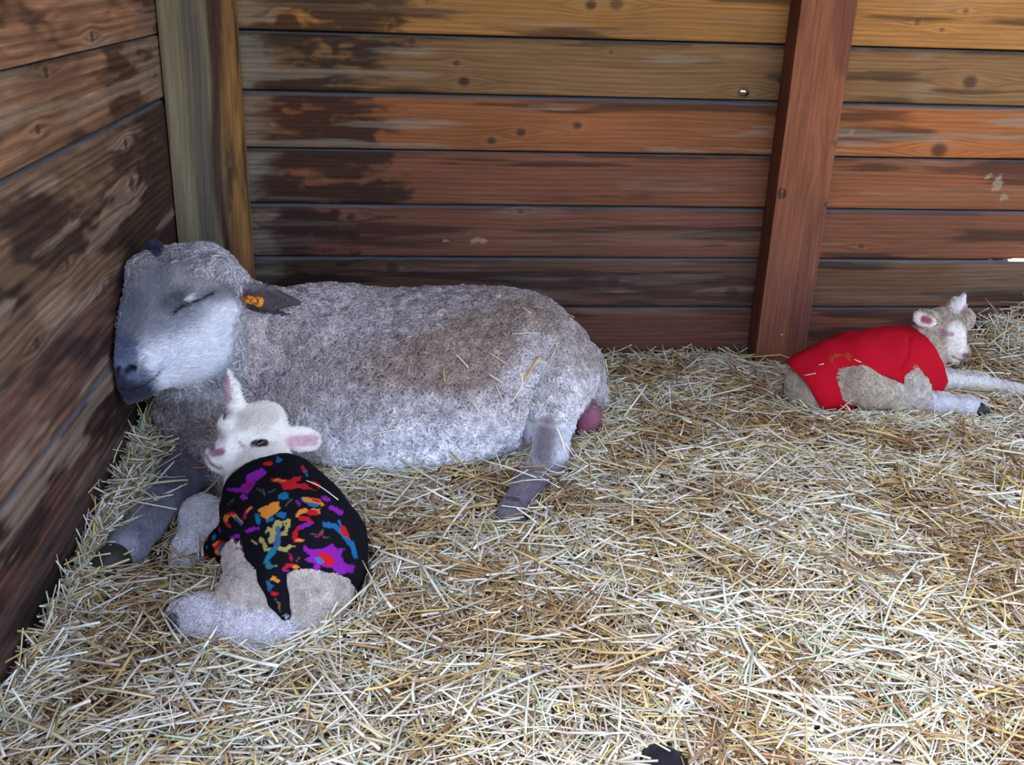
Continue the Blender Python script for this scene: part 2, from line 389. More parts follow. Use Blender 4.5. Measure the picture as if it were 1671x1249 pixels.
# ------------------------------------------------------------------ implicit bodies
class Body:
    def __init__(self, vox): self.ops = []; self.vox = vox
    def cone(self, a, b, ra, rb, k=.03, sub=False):
        self.ops.append(('c', np.array(a, f32), np.array(b, f32), ra, rb, k, sub)); return self
    def chain(self, pts, rad, k=.03):
        for i in range(len(pts)-1): self.cone(pts[i], pts[i+1], rad[i], rad[i+1], k)
        return self
    def ell(self, c, r, axes=None, k=.03, sub=False):
        A = np.eye(3) if axes is None else frame(*axes)
        self.ops.append(('e', np.array(c, f32), np.array(r, f32), A.astype(f32), 0, k, sub)); return self
    def bounds(self, op, pad):
        if op[0] == 'c':
            r_ = max(op[3], op[4])+pad; return np.minimum(op[1], op[2])-r_, np.maximum(op[1], op[2])+r_
        r_ = max(op[2])+pad; return op[1]-r_, op[1]+r_
    def dist(self, op, P):
        if op[0] == 'c':
            _, a, b, ra, rb, _, _ = op
            ba = b-a; L = float(ba@ba)+1e-12; pa = P-a; h = np.clip((pa@ba)/L, 0, 1)
            return np.linalg.norm(pa-h[..., None]*ba, axis=-1)-(ra+(rb-ra)*h)
        _, c, r_, A, _, _, _ = op
        q = (P-c)@A.T; k0 = np.linalg.norm(q/r_, axis=-1); k1 = np.linalg.norm(q/(r_*r_), axis=-1)
        return k0*(k0-1)/np.maximum(k1, 1e-6)
    def comb(self, D, d, k, sub):
        if sub:
            h = np.clip(k-np.abs(-d-D), 0, None)/k; return np.maximum(D, -d)+h*h*k*.25
        h = np.clip(k-np.abs(D-d), 0, None)/k; return np.minimum(D, d)-h*h*k*.25
    def eval(self, P):
        D = np.full(len(P), 9., f32); P = P.astype(f32)
        for op in self.ops:
            lo, hi = self.bounds(op, op[5]+.03); m = ((P > lo)&(P < hi)).all(1)
            if m.any(): D[m] = self.comb(D[m], self.dist(op, P[m]), op[5], op[6])
        return D
    def grid(self, post=None):
        v = self.vox
        B = [self.bounds(o, .02) for o in self.ops if not o[6]]
        lo = np.min([b[0] for b in B], 0); hi = np.max([b[1] for b in B], 0); n = np.ceil((hi-lo)/v).astype(int)+1
        D = np.full(n, 9., f32)
        ax = [lo[i]+v*np.arange(n[i], dtype=f32) for i in range(3)]
        for op in self.ops:
            l, h = self.bounds(op, op[5]+.012)
            i0 = np.clip(((l-lo)/v).astype(int), 0, n-1); i1 = np.clip(((h-lo)/v).astype(int)+2, 1, n)
            if (i1 <= i0).any(): continue
            sl = tuple(slice(i0[i], i1[i]) for i in range(3))
            g = np.stack(np.meshgrid(*[ax[i][sl[i]] for i in range(3)], indexing='ij'), -1)
            D[sl] = self.comb(D[sl], self.dist(op, g), op[5], op[6])
        if post is not None:
            g = np.stack(np.meshgrid(*ax, indexing='ij'), -1)
            D = post(D.ravel(), g.reshape(-1, 3)).reshape(n)
        return nets(D, lo, v)

def frame(x, z=(0, 0, 1)):                           # rows: x axis, y, z-ish
    x = np.array(x, float); x /= np.linalg.norm(x); z = np.array(z, float); z -= x*(z@x); z /= np.linalg.norm(z)
    return np.array([x, np.cross(z, x), z])

def nets(D, lo, v):
    s = D < 0; n = np.array(D.shape)
    cnt = np.zeros(n-1, np.int8)
    for a in (0, 1):
        for b in (0, 1):
            for c in (0, 1): cnt += s[a:n[0]-1+a, b:n[1]-1+b, c:n[2]-1+c]
    I = np.argwhere((cnt > 0)&(cnt < 8)); idx = np.full(n-1, -1, np.int32); idx[tuple(I.T)] = np.arange(len(I))
    cor = [(a, b, c) for a in (0, 1) for b in (0, 1) for c in (0, 1)]
    val = {c: D[I[:, 0]+c[0], I[:, 1]+c[1], I[:, 2]+c[2]] for c in cor}
    acc = np.zeros((len(I), 3)); num = np.zeros(len(I))
    for c0 in cor:
        for ax in range(3):
            if c0[ax]: continue
            c1 = tuple(1 if i == ax else c0[i] for i in range(3)); d0, d1 = val[c0], val[c1]
            m = (d0 < 0) != (d1 < 0); t = np.where(m, d0/np.where(d0 == d1, 1, d0-d1), 0)
            p = np.zeros((len(I), 3)); p[:] = c0; p[:, ax] = t; acc[m] += p[m]; num += m
    V = (I+acc/num[:, None])*v+lo
    F = []
    for ax in range(3):
        b, c = (ax+1) % 3, (ax+2) % 3
        s0 = np.take(s, range(n[ax]-1), ax); s1 = np.take(s, range(1, n[ax]), ax)
        E = np.argwhere(s0 != s1); E = E[(E[:, b] > 0)&(E[:, c] > 0)&(E[:, b] < n[b]-1)&(E[:, c] < n[c]-1)]
        ins = s0[tuple(E.T)]
        def at_(db, dc):
            e_ = E.copy(); e_[:, b] -= db; e_[:, c] -= dc; return idx[tuple(e_.T)]
        q = np.stack([at_(0, 0), at_(1, 0), at_(1, 1), at_(0, 1)], 1)
        q[~ins] = q[~ins][:, ::-1]; F.append(q)
    F = np.concatenate(F); F = F[(F >= 0).all(1)]
    return V, F

def normals(V, F):
    n = np.cross(V[F[:, 2]]-V[F[:, 0]], V[F[:, 3]]-V[F[:, 1]]); N_ = np.zeros_like(V)
    for i in range(4): 
        for j in range(3): N_[:, j] += np.bincount(F[:, i], n[:, j], len(V))
    return N_/np.maximum(np.linalg.norm(N_, axis=1, keepdims=True), 1e-12)
def relax(V, F, it=2, f=.5):
    for _ in range(it):
        A = np.zeros_like(V); c = np.zeros(len(V))
        for i in range(4):
            a, b = F[:, i], F[:, (i+1) % 4]
            for j in range(3): A[:, j] += np.bincount(a, V[b, j], len(V))
            c += np.bincount(a, minlength=len(V))
        V = V*(1-f)+f*A/np.maximum(c, 1)[:, None]
    return V

def seg_px(V, pts):                                  # pixel distance of points to a polyline on the photo
    x, y = proj(V); best = np.full(len(V), 1e9)
    for (a, b) in zip(pts[:-1], pts[1:]):
        a = np.array(a, float); b = np.array(b, float); ba = b-a; L = ba@ba+1e-9
        h = np.clip(((x-a[0])*ba[0]+(y-a[1])*ba[1])/L, 0, 1)
        best = np.minimum(best, np.hypot(x-a[0]-h*ba[0], y-a[1]-h*ba[1]))
    return best
def facing(V, Nn): 
    v = CAM-V; v /= np.linalg.norm(v, axis=1, keepdims=True); return (v*Nn).sum(1)
def inpoly(x, y, pts):
    r_ = np.zeros(len(x), bool); n = len(pts)
    for i in range(n):
        (x0, y0), (x1, y1) = pts[i], pts[(i+1) % n]
        if y0 == y1: continue
        m = ((y0 > y) != (y1 > y))&(x < (x1-x0)*(y-y0)/(y1-y0)+x0); r_ ^= m
    return r_

def sample(V, F, n, wv=None):
    """n random points on quads with normals, weighted by area and by vertex weight wv"""
    a, b, c, d = (V[F[:, i]] for i in range(4))
    ar = np.linalg.norm(np.cross(c-a, d-b), axis=1)
    if wv is not None: ar = ar*wv[F].mean(1)
    cs = np.cumsum(ar); i = np.searchsorted(cs, rng.random(n)*cs[-1]); i = np.clip(i, 0, len(F)-1)
    u, v = rng.random((2, n, 1))
    return (a[i]*(1-u)*(1-v)+b[i]*u*(1-v)+c[i]*u*v+d[i]*(1-u)*v), i

def curves(name, P, rad, col, mat, parent, label=None):
    """P: (n, m, 3) points of n strands"""
    n, m, _ = P.shape
    hc = bpy.data.hair_curves.new(name); hc.add_curves([m]*n)
    off = np.array(parent.location, f32)*0
    hc.attributes['position'].data.foreach_set('vector', (P.astype(f32)-off).ravel())
    if 'radius' not in hc.attributes: hc.attributes.new('radius', 'FLOAT', 'POINT')
    hc.attributes['radius'].data.foreach_set('value', np.broadcast_to(rad, (n, m)).astype(f32).ravel())
    a = hc.attributes.new('col', 'FLOAT_COLOR', 'CURVE'); c = np.ones((n, 4), f32); c[:, :3] = col; a.data.foreach_set('color', c.ravel())
    o = bpy.data.objects.new(name, hc); COL.objects.link(o); hc.materials.append(mat)
    o.parent = parent; o.matrix_parent_inverse = Matrix.Translation(-Vector(parent.location))
    tag(o, kind='stuff')
    return o
def unit(a): return a/np.maximum(np.linalg.norm(a, axis=-1, keepdims=True), 1e-9)

def curly(P0, Nn, size, m=8, turns=.75, jitter=.5):
    """little curled locks standing on the surface"""
    n = len(P0); t = unit(np.cross(Nn, rng.normal(size=(n, 3)))); b = np.cross(Nn, t)
    R = (size*(1-jitter/2+jitter*rng.random(n)))[:, None, None]
    th = np.linspace(0, 2*np.pi, m)[None, :, None]*(turns*(.7+.6*rng.random(n)))[:, None, None]
    lean = (rng.random(n)[:, None, None]-.3)*.8
    s = np.linspace(0, 1, m)[None, :, None]
    return (P0[:, None]-Nn[:, None]*R*.25+t[:, None]*R*np.sin(th)+Nn[:, None]*(R*(1-np.cos(th))*.55+R*s*.5)+b[:, None]*R*lean*s*1.4)
def straight(P0, Nn, dirs, length, m=4, lift=.35):
    n = len(P0); d = unit(dirs-Nn*(dirs*Nn).sum(1, keepdims=True)); L = length[:, None, None]
    s = np.linspace(0, 1, m)[None, :, None]
    r3 = rng.normal(size=(n, 3))*.22
    return P0[:, None]+(d+r3)[:, None]*L*s+Nn[:, None]*L*(lift*s-.12*s*s)-Nn[:, None]*.0008

A3 = lambda *p: np.array(p, float)

# ------------------------------------------------------------------ the ewe
def build_ewe():
    B = Body(.0036 if not QUICK else .006)
    # trunk
    B.ell((.01, -.465, .155), (.385, .245, .165), k=.05)
    B.ell((-.03, -.520, .100), (.315, .235, .108), k=.06)
    B.ell((.245, -.425, .155), (.180, .215, .162), k=.06)
    B.ell((-.20, -.46, .145), (.20, .225, .160), k=.06)
    B.cone((-.02, -.40, .175), (.23, -.395, .180), .145, .140, .06)
    B.cone((-.20, -.50, .13), S(340, 668, -.60), .16, .100, .07)                 # brisket
    B.cone((-.16, -.44, .19), S(395, 560, -.54), .155, .115, .06)                # neck
    B.cone(S(395, 560, -.54), S(335, 490, -.57), .115, .072, .04)
    # head
    hd = unit(S(205, 605, -.735)-S(325, 450, -.58))
    B.ell(S(307, 482, -.60), (.112, .075, .082), (hd, S(0, 0, -1)*0+A3(.2, -.2, 1)), .04)
    B.cone(S(300, 500, -.615), S(212, 597, -.725), .090, .040, .04)             # bridge and muzzle
    B.cone(S(255, 480, -.62), S(206, 580, -.72), .050, .040, .03)
    B.cone(S(370, 545, -.585), S(300, 575, -.65), .075, .062, .03)              # cheek
    B.cone(S(300, 575, -.65), S(222, 628, -.735), .050, .026, .025)             # jaw
    B.cone(S(205, 600, -.735), S(196, 622, -.745), .031, .022, .012)            # nose, upper lip
    B.cone(S(213, 603, -.742), S(236, 614, -.735), .024, .020, .01)
    B.cone(S(214, 641, -.742), S(240, 630, -.725), .015, .018, .008)            # chin
    B.ell(S(318, 478, -.680), (.034, .022, .026), (hd, (0, -.4, 1)), .022)      # closed eye bulge
    B.cone(S(352, 455, -.64), S(290, 462, -.67), .026, .022, .03)               # brow
    for p, r_ in (((302, 446), .050), ((258, 460), .043), ((345, 458), .047), ((278, 444), .038), ((375, 470), .036)):
        B.ell(S(*p, -.585), (r_, r_*.9, r_*.8), k=.03)
    B.ell(S(240, 452, -.61), (.036, .035, .040), k=.025)
    # ears
    ex = unit(S(488, 494, -.545)-S(392, 484, -.585))
    B.cone(S(378, 476, -.585), S(400, 482, -.59), .026, .018, .02)
    B.cone(S(400, 478, -.605), S(440, 488, -.612), .028, .025, .006); B.cone(S(440, 488, -.612), S(489, 494, -.60), .025, .005, .006)
    B.ell(S(440, 493, -.646), (.060, .022, .019), (ex, (0, .25, 1)), .006, True)
    B.cone(S(268, 428, -.55), S(249, 402, -.53), .020, .010, .012)
    # fore leg
    B.chain([S(345, 735, -.68), G(290, 782, .075), G(236, 858, .066), G(208, 893, .066), G(186, 914, .062)], [.06, .034, .026, .027, .020], .02)
    B.chain([S(390, 745, -.66), G(345, 770, .055), G(400, 792, .05)], [.06, .036, .03], .02)
    # hind leg
    B.cone((.31, -.50, .15), S(908, 625, -.565), .10, .060, .04)
    B.chain([S(912, 630, -.62), G(902, 690, .118), G(897, 748, .068)], [.050, .038, .034], .02)
    B.chain([G(895, 750, .064), G(866, 784, .056), G(832, 838, .050)], [.033, .0235, .021], .012)
    B.ell(S(957, 680, -.53), (.034, .040, .040), k=.008)                         # udder
    B.cone(S(957, 690, -.55), S(950, 705, -.56), .016, .009, .01)
    B.cone(S(955, 590, -.38), S(972, 660, -.40), .040, .028, .03)                # tail
    V, F = B.grid(); V = relax(V, F, 2, .5)
    V[:, 0] = np.maximum(V[:, 0], -.556)
    Nn = normals(V, F); x, y = proj(V); fc = facing(V, Nn)
    head = (x < 400)&(y < 655)&(V[:, 2] > .13)&(V[:, 1] < -.50)
    # wool lumps
    earm = seg_px(V, [(392, 484), (488, 494)]); ear = (earm < 24)&(x > 395)&(V[:, 1] < -.53)&(B.dist(B.ops[-1], V.astype(f32)) > .1)
    ear &= (V[:, 1] < -.578)&(x > 396); ear = ear.astype(float)
    facem = ss(75, 45, np.minimum(seg_px(V, [(330, 520), (215, 600)]), seg_px(V, [(270, 480), (215, 600), (330, 570)])))*(head)
    facem = np.maximum(facem, head*ss(60, 40, seg_px(V, [(345, 500), (330, 560)])))
    leg = np.maximum(ss(.085, .06, V[:, 2])*(np.minimum(seg_px(V, [(300, 780), (172, 926)]), seg_px(V, [(888, 745), (836, 832)])) < 46), 0)*(V[:, 1] < -.66)
    leg = np.maximum(leg, ss(55, 40, seg_px(V, [(290, 780), (172, 926)]))*(V[:, 1] < -.70))
    hl = ss(55, 36, seg_px(V, [(895, 720), (888, 752), (836, 832)]))*(V[:, 1] < -.60)
    ud = ss(.052, .040, np.linalg.norm(V-S(957, 682, -.53), axis=1))
    wool = (1-facem)*(1-leg)*(1-hl)*(1-ud)*(1-ear)
    amp = (fbm(V, 55, 601, 2)-.5)*.010+(fbm(V, 11, 605, 2)-.5)*.022
    V = V+Nn*(amp*wool)[:, None]
    def groove(V, pts, depth, wd, cond=True):
        d = seg_px(V, pts); m = np.exp(-(d/wd)**2)*(fc > .05)*head*cond; return V-Nn*(m*depth)[:, None]
    lid = [(280, 513), (292, 503), (308, 495), (326, 489), (346, 479)]
    mouth = [(192, 634), (212, 638), (234, 630), (250, 619), (259, 607)]
    V = groove(V, lid, .006, 4.5); V = groove(V, mouth, .008, 3.2)
    V = groove(V, [(208, 606), (217, 601)], .014, 5); V = groove(V, [(190, 606), (193, 603)], .010, 4)
    V = groove(V, [(200, 612), (199, 628)], .004, 2.5)
    V = V-Nn*(np.exp(-(seg_px(V, [(872, 655), (864, 688), (856, 722)])/7)**2)*(fc > .05)*(V[:, 1] < -.5)*.022)[:, None]
    # coat colours, with some blue skylight cast painted in
    n1 = fbm(V, 14, 611, 3); n2 = fbm(V, 4, 613, 3)
    c = np.repeat(np.array([[.47, .42, .46]], f32), len(V), 0)
    brown = ss(.42, .62, n2+.32*np.exp(-((V[:, 2]-.27)/.07)**2)*ss(.30, -.1, np.abs(V[:, 0]-.12)-.1)-.10)
    c = mixc(c, (.30, .215, .17), brown*.75)
    c = mixc(c, (.86, .88, 1.0), ss(.23, .08, V[:, 2]+(n1-.5)*.1)*.75*(V[:, 1] < -.5)*ss(-.42, -.28, V[:, 0]))
    c = mixc(c, (.70, .68, .74), ss(90, 25, seg_px(V, [(905, 590), (900, 640), (960, 600)]))*.6)
    c = mixc(c, (.25, .19, .15), ss(40, 8, seg_px(V, [(880, 500), (945, 560), (965, 590)]))*.6)
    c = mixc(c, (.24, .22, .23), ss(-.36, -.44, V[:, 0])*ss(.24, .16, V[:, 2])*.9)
    c = mixc(c, (.50, .50, .58), head*(1-facem)*.8)
    fcol = np.repeat(np.array([[.36, .375, .46]], f32), len(V), 0)
    fcol = mixc(fcol, (.88, .89, .98), ss(70, 22, seg_px(V, [(262, 600), (300, 590), (345, 565), (375, 530)])))
    fcol = mixc(fcol, (.20, .22, .30), ss(36, 12, seg_px(V, [(215, 500), (196, 565)]))*.7)
    fcol = mixc(fcol, (.09, .10, .15), ss(24, 6, seg_px(V, [(272, 498), (290, 492), (300, 480)]))*.6)
    fcol = mixc(fcol, (.12, .13, .18), ss(24, 6, seg_px(V, [(330, 470), (350, 480), (368, 476)]))*.6)
    fcol = mixc(fcol, (.52, .50, .52), ss(30, 10, seg_px(V, [(300, 455), (345, 450)]))*.7)
    fcol = mixc(fcol, (.11, .13, .24), ss(48, 26, seg_px(V, [(190, 585), (196, 625), (215, 635)]))*.9)
    fcol = mixc(fcol, (.035, .035, .06), ss(30, 16, seg_px(V, [(176, 612), (190, 640), (225, 648)]))*.9)
    fcol = mixc(fcol, (.20, .24, .42), ss(12, 4, seg_px(V, [(192, 594), (197, 598)]))*.7)
    fcol = mixc(fcol, (.65, .68, .82), ss(12, 4, seg_px(V, [(262, 596), (256, 606)]))*.8)
    fcol = mixc(fcol, (.95, .95, 1.0), ss(6, 2, seg_px(V, [(304, 489), (310, 485)]))*.9)  # painted highlight on the closed eye
    c = mixc(c, fcol, facem)
    c = mixc(c, (.05, .06, .12), ss(16, 9, seg_px(V, [(256, 412), (249, 400)]))*(V[:, 2] > .3))
    for pts, wd in ((lid, 4), (mouth, 3), ([(206, 606), (212, 600), (219, 601)], 6), ([(189, 606), (193, 601)], 4)):
        c = mixc(c, (.012, .012, .02), np.exp(-(seg_px(V, pts)/wd)**4)*head*(fc > 0))
    c = mixc(c, (.16, .16, .22), leg*.95); c = mixc(c, (.40, .41, .52), leg*ss(60, 10, seg_px(V, [(260, 830), (215, 885)]))*.6)
    c = mixc(c, (.24, .21, .27), hl*.85*np.maximum(ss(740, 770, y), ss(26, 6, seg_px(V, [(892, 700), (888, 745)]))))
    c = mixc(c, (.24, .06, .12), ud*.95)
    c = mixc(c, (.085, .07, .085), ear*1.0); c = mixc(c, (.30, .28, .34), ear*ss(478, 468, y)*.7)
    root = empty('ewe', (.05, -.45, 0))
    tag(root, 'large grey woolly ewe asleep in the corner, dark muzzle resting against the left wall', 'sheep')
    body = mesh('body', V, F, M_skin, root, col=mixc(c, c*.5, wool))  # skin under the wool darkened, painting shade into gaps between curls
    # hoof
    a, b = G(184, 916, .062), G(150, 946, .046)
    Hf = Body(.004); Hf.cone(a, b, .0305, .024, .01); Hf.cone(a+[.004, 0, -.012], b+[.018, -.02, -.002], .022, .016, .008); hv, hf = Hf.grid()
    mesh('hoof', hv, hf, M_hoof, root, col=np.repeat(np.array([[.035, .035, .03]], f32), len(hv), 0))
    a, b = G(836, 830, .050), G(826, 845, .040)
    Hf = Body(.004); Hf.cone(a, b, .024, .017, .01); hv, hf = Hf.grid()
    mesh('hoof', hv, hf, M_hoof, root, col=np.repeat(np.array([[.06, .05, .07]], f32), len(hv), 0))
    # eyelashes: a few dark and pale hairs on the lid; ear tag
    tg = Body(.0022); tx = ex
    c0 = S(413, 490, -.640); tg.ell(c0, (.023, .006, .009), (tx, (0, .3, 1)), .004); tg.ell(c0+tx*.012+[0, -.002, -.002], (.009, .006, .011), (tx, (0, .3, 1)), .004)
    tg.ell(c0-tx*.012, (.008, .005, .006), (tx, (0, .3, 1)), .004)
    tv, tf = tg.grid(); tv = tv+normals(tv, tf)*((fbm(tv, 260, 3, 2)-.5)*.003)[:, None]
    tcol = mixc(np.repeat(np.array([[.85, .30, .03]], f32), len(tv), 0), (.25, .07, .01), ss(.5, .65, fbm(tv, 200, 8, 2)))
    tag(mesh('ear_tag', tv, tf, M_tag, root, col=tcol), 'crumpled orange ear tag')
    # wool and hair
    if QUICK != '2':
        Nn = normals(V, F); vis = ss(-.35, 0., facing(V, Nn))*.9+.10
        cl = lambda i: c[F[i]].mean(1)
        P, i = sample(V, F, 80000, wool*vis*(1-.6*head)); n_ = unit(Nn[F[i]].mean(1)+rng.normal(size=(len(P), 3))*.25)
        sz = .0046+.0030*fbm(P, 9, 71, 2)+.0016*(P[:, 0] < -.33)
        K = curly(P, n_, sz*.78, 9, 1.1); cc = cl(i)*(.62+.62*rng.random((len(P), 1)))*(.55+.95*fbm(P, 60, 77, 2)[:, None])+.01
        rad = np.array([.0016, .0017, .0017, .0016, .0015, .0014, .0012, .0010, .0005])[None]*(.75+.5*rng.random((len(P), 1)))
        curves('wool', K, rad, cc, M_hair, root)
        P, i = sample(V, F, 26000, wool*head*vis); n_ = unit(Nn[F[i]].mean(1)+rng.normal(size=(len(P), 3))*.35)
        K = curly(P, n_, np.full(len(P), .0042), 7, .55); cc = cl(i)*(.75+.6*rng.random((len(P), 1)))+.02
        curves('head_wool', K, np.linspace(.0008, .0003, 7)[None], cc, M_hair, root)
        sh = (1-wool)*(1-.93*ear)*(1-ud)
        P, i = sample(V, F, 60000, sh*vis); n_ = Nn[F[i]].mean(1)
        dirs = np.where((P[:, 2:3] > .13), -hd[None]*1.0+np.array([[.2, 0, -.25]]), np.array([[-.2, -.5, -.5]]))
        lg = .006+.006*rng.random(len(P))
        px_, py_ = proj(P); lg *= np.where((px_ < 225)&(py_ > 570), .5, 1)
        keep = np.minimum.reduce([seg_px(P, lid), seg_px(P, mouth), seg_px(P, [(208, 606), (217, 601)])]) > 3.5
        P, i, n_, dirs, lg = P[keep], i[keep], n_[keep], dirs[keep], lg[keep]
        K = straight(P, n_, dirs, lg, 4, .45); cc = cl(i)*(.8+.5*rng.random((len(P), 1)))+.01
        curves('short_hair', K, np.array([.00045, .0004, .0003, .00012])[None], cc, M_hair, root)
    return B, V, F
ewe = build_ewe()

# ------------------------------------------------------------------ lambs
def lamb_fur(root, V, F, c, facem, skip, nw, nf, hd, curl=.0028):
    if QUICK == '2': return
    Nn = normals(V, F); vis = ss(-.35, 0., facing(V, Nn))*.9+.1
    P, i = sample(V, F, nw, (1-facem)*vis*skip); n_ = unit(Nn[F[i]].mean(1)+rng.normal(size=(len(P), 3))*.3)
    cc = c[F[i]].mean(1)*(.7+.5*rng.random((len(P), 1)))*(.65+.7*fbm(P, 90, 79, 2)[:, None])+.01
    curves('wool', curly(P, n_, np.full(len(P), curl), 7, .6), np.linspace(.0009, .0004, 7)[None], cc, M_hair, root)
    P, i = sample(V, F, nf, facem*vis*skip); n_ = Nn[F[i]].mean(1)
    cc = c[F[i]].mean(1)*(.85+.35*rng.random((len(P), 1)))+.01
    curves('short_hair', straight(P, n_, np.repeat(-hd[None], len(P), 0)+[[0, 0, -.3]], .0035+.004*rng.random(len(P)), 4, .5),
           np.array([.00032, .0003, .0002, .0001])[None], cc, M_hair, root)

def build_lamb_a():
    B = Body(.0026 if not QUICK else .004)
    T = [G(437, 802, .138), G(460, 850, .115), G(484, 902, .095), G(488, 940, .085)]; R = [.060, .080, .089, .076]
    B.chain(T, R, .05)
    B.cone(S(425, 722, -.85), T[0], .043, .062, .04)
    hd = unit(S(352, 745, -.925)-S(438, 680, -.83))
    B.ell(S(416, 704, -.855), (.068, .046, .050), (hd, (0, -.3, 1)), .025)
    B.cone(S(408, 712, -.875), S(362, 742, -.93), .041, .023, .02)
    B.cone(S(420, 735, -.87), S(366, 755, -.925), .034, .019, .018)
    B.cone(S(358, 742, -.935), S(347, 746, -.94), .020, .014, .008)
    B.cone(S(352, 758, -.935), S(344, 755, -.935), .011, .008, .006)
    B.ell(S(421, 722, -.897), (.016, .012, .013), (hd, (0, -.4, 1)), .012)
    B.ell(S(372, 693, -.885), (.018, .014, .016), k=.015)
    B.cone(S(395, 770, -.86), S(425, 765, -.86), .030, .03, .03)
    # ears
    e1 = unit(S(372, 603, -.845)-S(384, 664, -.85))
    B.cone(S(392, 676, -.85), S(382, 655, -.85), .020, .014, .012)
    B.chain([S(384, 660, -.85), S(379, 635, -.85), S(372, 605, -.845)], [.0150, .0125, .0032], .006)
    B.chain([S(377, 655, -.870), S(373, 632, -.868), S(370, 614, -.862)], [.0070, .0070, .0025], .004); B.ops[-1] = (*B.ops[-1][:6], True); B.ops[-2] = (*B.ops[-2][:6], True)
    e2 = unit(S(528, 718, -.80)-S(458, 708, -.85))
    B.cone(S(448, 702, -.85), S(468, 712, -.845), .022, .013, .012)
    B.ell(S(492, 717, -.835), (.044, .010, .0245), (e2, (0, .2, 1)), .008)
    B.ell(S(492, 720, -.850), (.033, .009, .0150), (e2, (0, .2, 1)), .004, True)
    # legs
    B.chain([T[1], G(392, 862, .085), G(330, 842, .062), G(306, 896, .042), G(296, 915, .035)], [.05, .030, .031, .020, .017], .02)
    B.chain([G(455, 880, .120), G(412, 908, .105), G(412, 980, .080), G(440, 1030, .050)], [.055, .033, .045, .034], .03)
    B.chain([G(446, 1036, .050), G(395, 1032, .050), G(335, 1010, .052), G(302, 1008, .046)], [.035, .030, .031, .026], .02)
    B.ell(G(494, 968, .072), (.068, .065, .066), k=.04)
    B.cone(G(480, 1015, .045), G(528, 1012, .04), .034, .030, .02)
    V, F = B.grid(); V = relax(V, F, 1, .5)
    Nn = normals(V, F); x, y = proj(V); fc = facing(V, Nn)
    head = (y < 790)&(V[:, 1] > -1.0)&(V[:, 2] > .08)
    V = V+Nn*((fbm(V, 90, 701, 2)-.5)*.004*(y > 790))[:, None]
    eye = S(423, 724, -.9)
    mouth = [(336, 744), (341, 754), (352, 763), (360, 764)]
    for pts, dp, wd in ((mouth, .004, 2.5), ([(346, 742), (352, 739)], .004, 3), ([(356, 736), (363, 735)], .002, 3)):
        V = V-Nn*(np.exp(-(seg_px(V, pts)/wd)**2)*(fc > 0)*head*dp)[:, None]
    facem = ss(800, 770, y)*head
    legm = np.maximum(ss(38, 28, seg_px(V, [(330, 842), (306, 896), (296, 915)])), ss(45, 34, seg_px(V, [(446, 1036), (395, 1032), (302, 1008)])))*(V[:, 1] < -.85)
    facem = np.maximum(facem, legm*.9)
    c = np.repeat(np.array([[.52, .46, .44]], f32), len(V), 0)
    c = c*(.8+.4*fbm(V, 30, 711, 3))[:, None]
    hc_ = np.repeat(np.array([[.96, .94, .93]], f32), len(V), 0)
    hc_ = mixc(hc_, (.58, .50, .44), ss(22, 8, seg_px(V, [(400, 690), (440, 680), (425, 695)]))*.5)
    hc_ = mixc(hc_, (.60, .50, .56), ss(22, 10, seg_px(V, [(352, 715), (350, 735)]))*.6)
    hc_ = mixc(hc_, (.17, .10, .17), ss(8, 4, seg_px(V, [(344, 728), (347, 740), (360, 738)]))*.85)
    hc_ = mixc(hc_, (.45, .16, .22), ss(4.5, 2, seg_px(V, [(350, 740), (362, 739)]))*.9)
    hc_ = mixc(hc_, (.55, .22, .08), ss(4, 1, seg_px(V, [(390, 722), (393, 727), (398, 731)]))*.7)
    hc_ = mixc(hc_, (.14, .09, .11), np.exp(-(seg_px(V, mouth)/2.6)**2)*.9)
    hc_ = mixc(hc_, (.05, .04, .05), ss(8, 4.5, seg_px(V, [(414, 726), (418, 724), (432, 723)]))*(fc > 0))
    hc_ = mixc(hc_, (.02, .02, .02), ss(4, 1.5, seg_px(V, [(365, 679), (366, 684)])))
    hc_ = mixc(hc_, (.72, .46, .58), ss(14, 5, seg_px(V, [(474, 722), (510, 719)]))*(fc > 0)*.9)
    hc_ = mixc(hc_, (.62, .38, .50), ss(6, 2, seg_px(V, [(370, 615), (373, 655)]))*.9)
    c = mixc(c, hc_, head)
    c = mixc(c, (.72, .70, .78), legm)
    c = mixc(c, (.72, .71, .78), ss(1000, 1040, y)*(1-legm)*.7)
    c = mixc(c, (.07, .065, .08), ss(16, 8, seg_px(V, [(279, 1012), (285, 1024)]))*.9)
    root = empty('lamb', (-.22, -1.05, 0))
    tag(root, 'white lamb in a colourful printed fleece coat lying curled in front of the ewe', 'lamb')
    mesh('body', V, F, M_skin, root, col=c)
    # eye on the surface
    bv = BVHTree.FromPolygons([tuple(v) for v in V], [tuple(int(t) for t in f) for f in F])
    def hit(px, py):
        d = ray(px, py); d /= np.linalg.norm(d); h = bv.ray_cast(Vector(CAM), Vector(d)); return np.array(h[0]), np.array(h[1])
    p, n_ = hit(424, 725); Eb = Body(.0012); Eb.ell(p+n_*.0004, (.0110, .0065, .0078), (hd, n_*0+A3(0, -.4, 1)), .002); ev, ef = Eb.grid()
    mesh('eye', ev, ef, M_eye, root)
    # fleece coat: shell over trunk, cut at neck and rump, with a sleeve end and a leg strap
    C = Body(.0026 if not QUICK else .004)
    q = T[:]; C.chain([q[0]+(q[0]-q[1])*.15, *q], [.052+.011, *[r_+d_ for r_, d_ in zip(R, (.0125, .013, .015, .018))]], .05)
    C.cone(G(540, 895, .07), G(538, 925, .05), .050, .045, .05)
    axv = unit(T[3]-T[1])
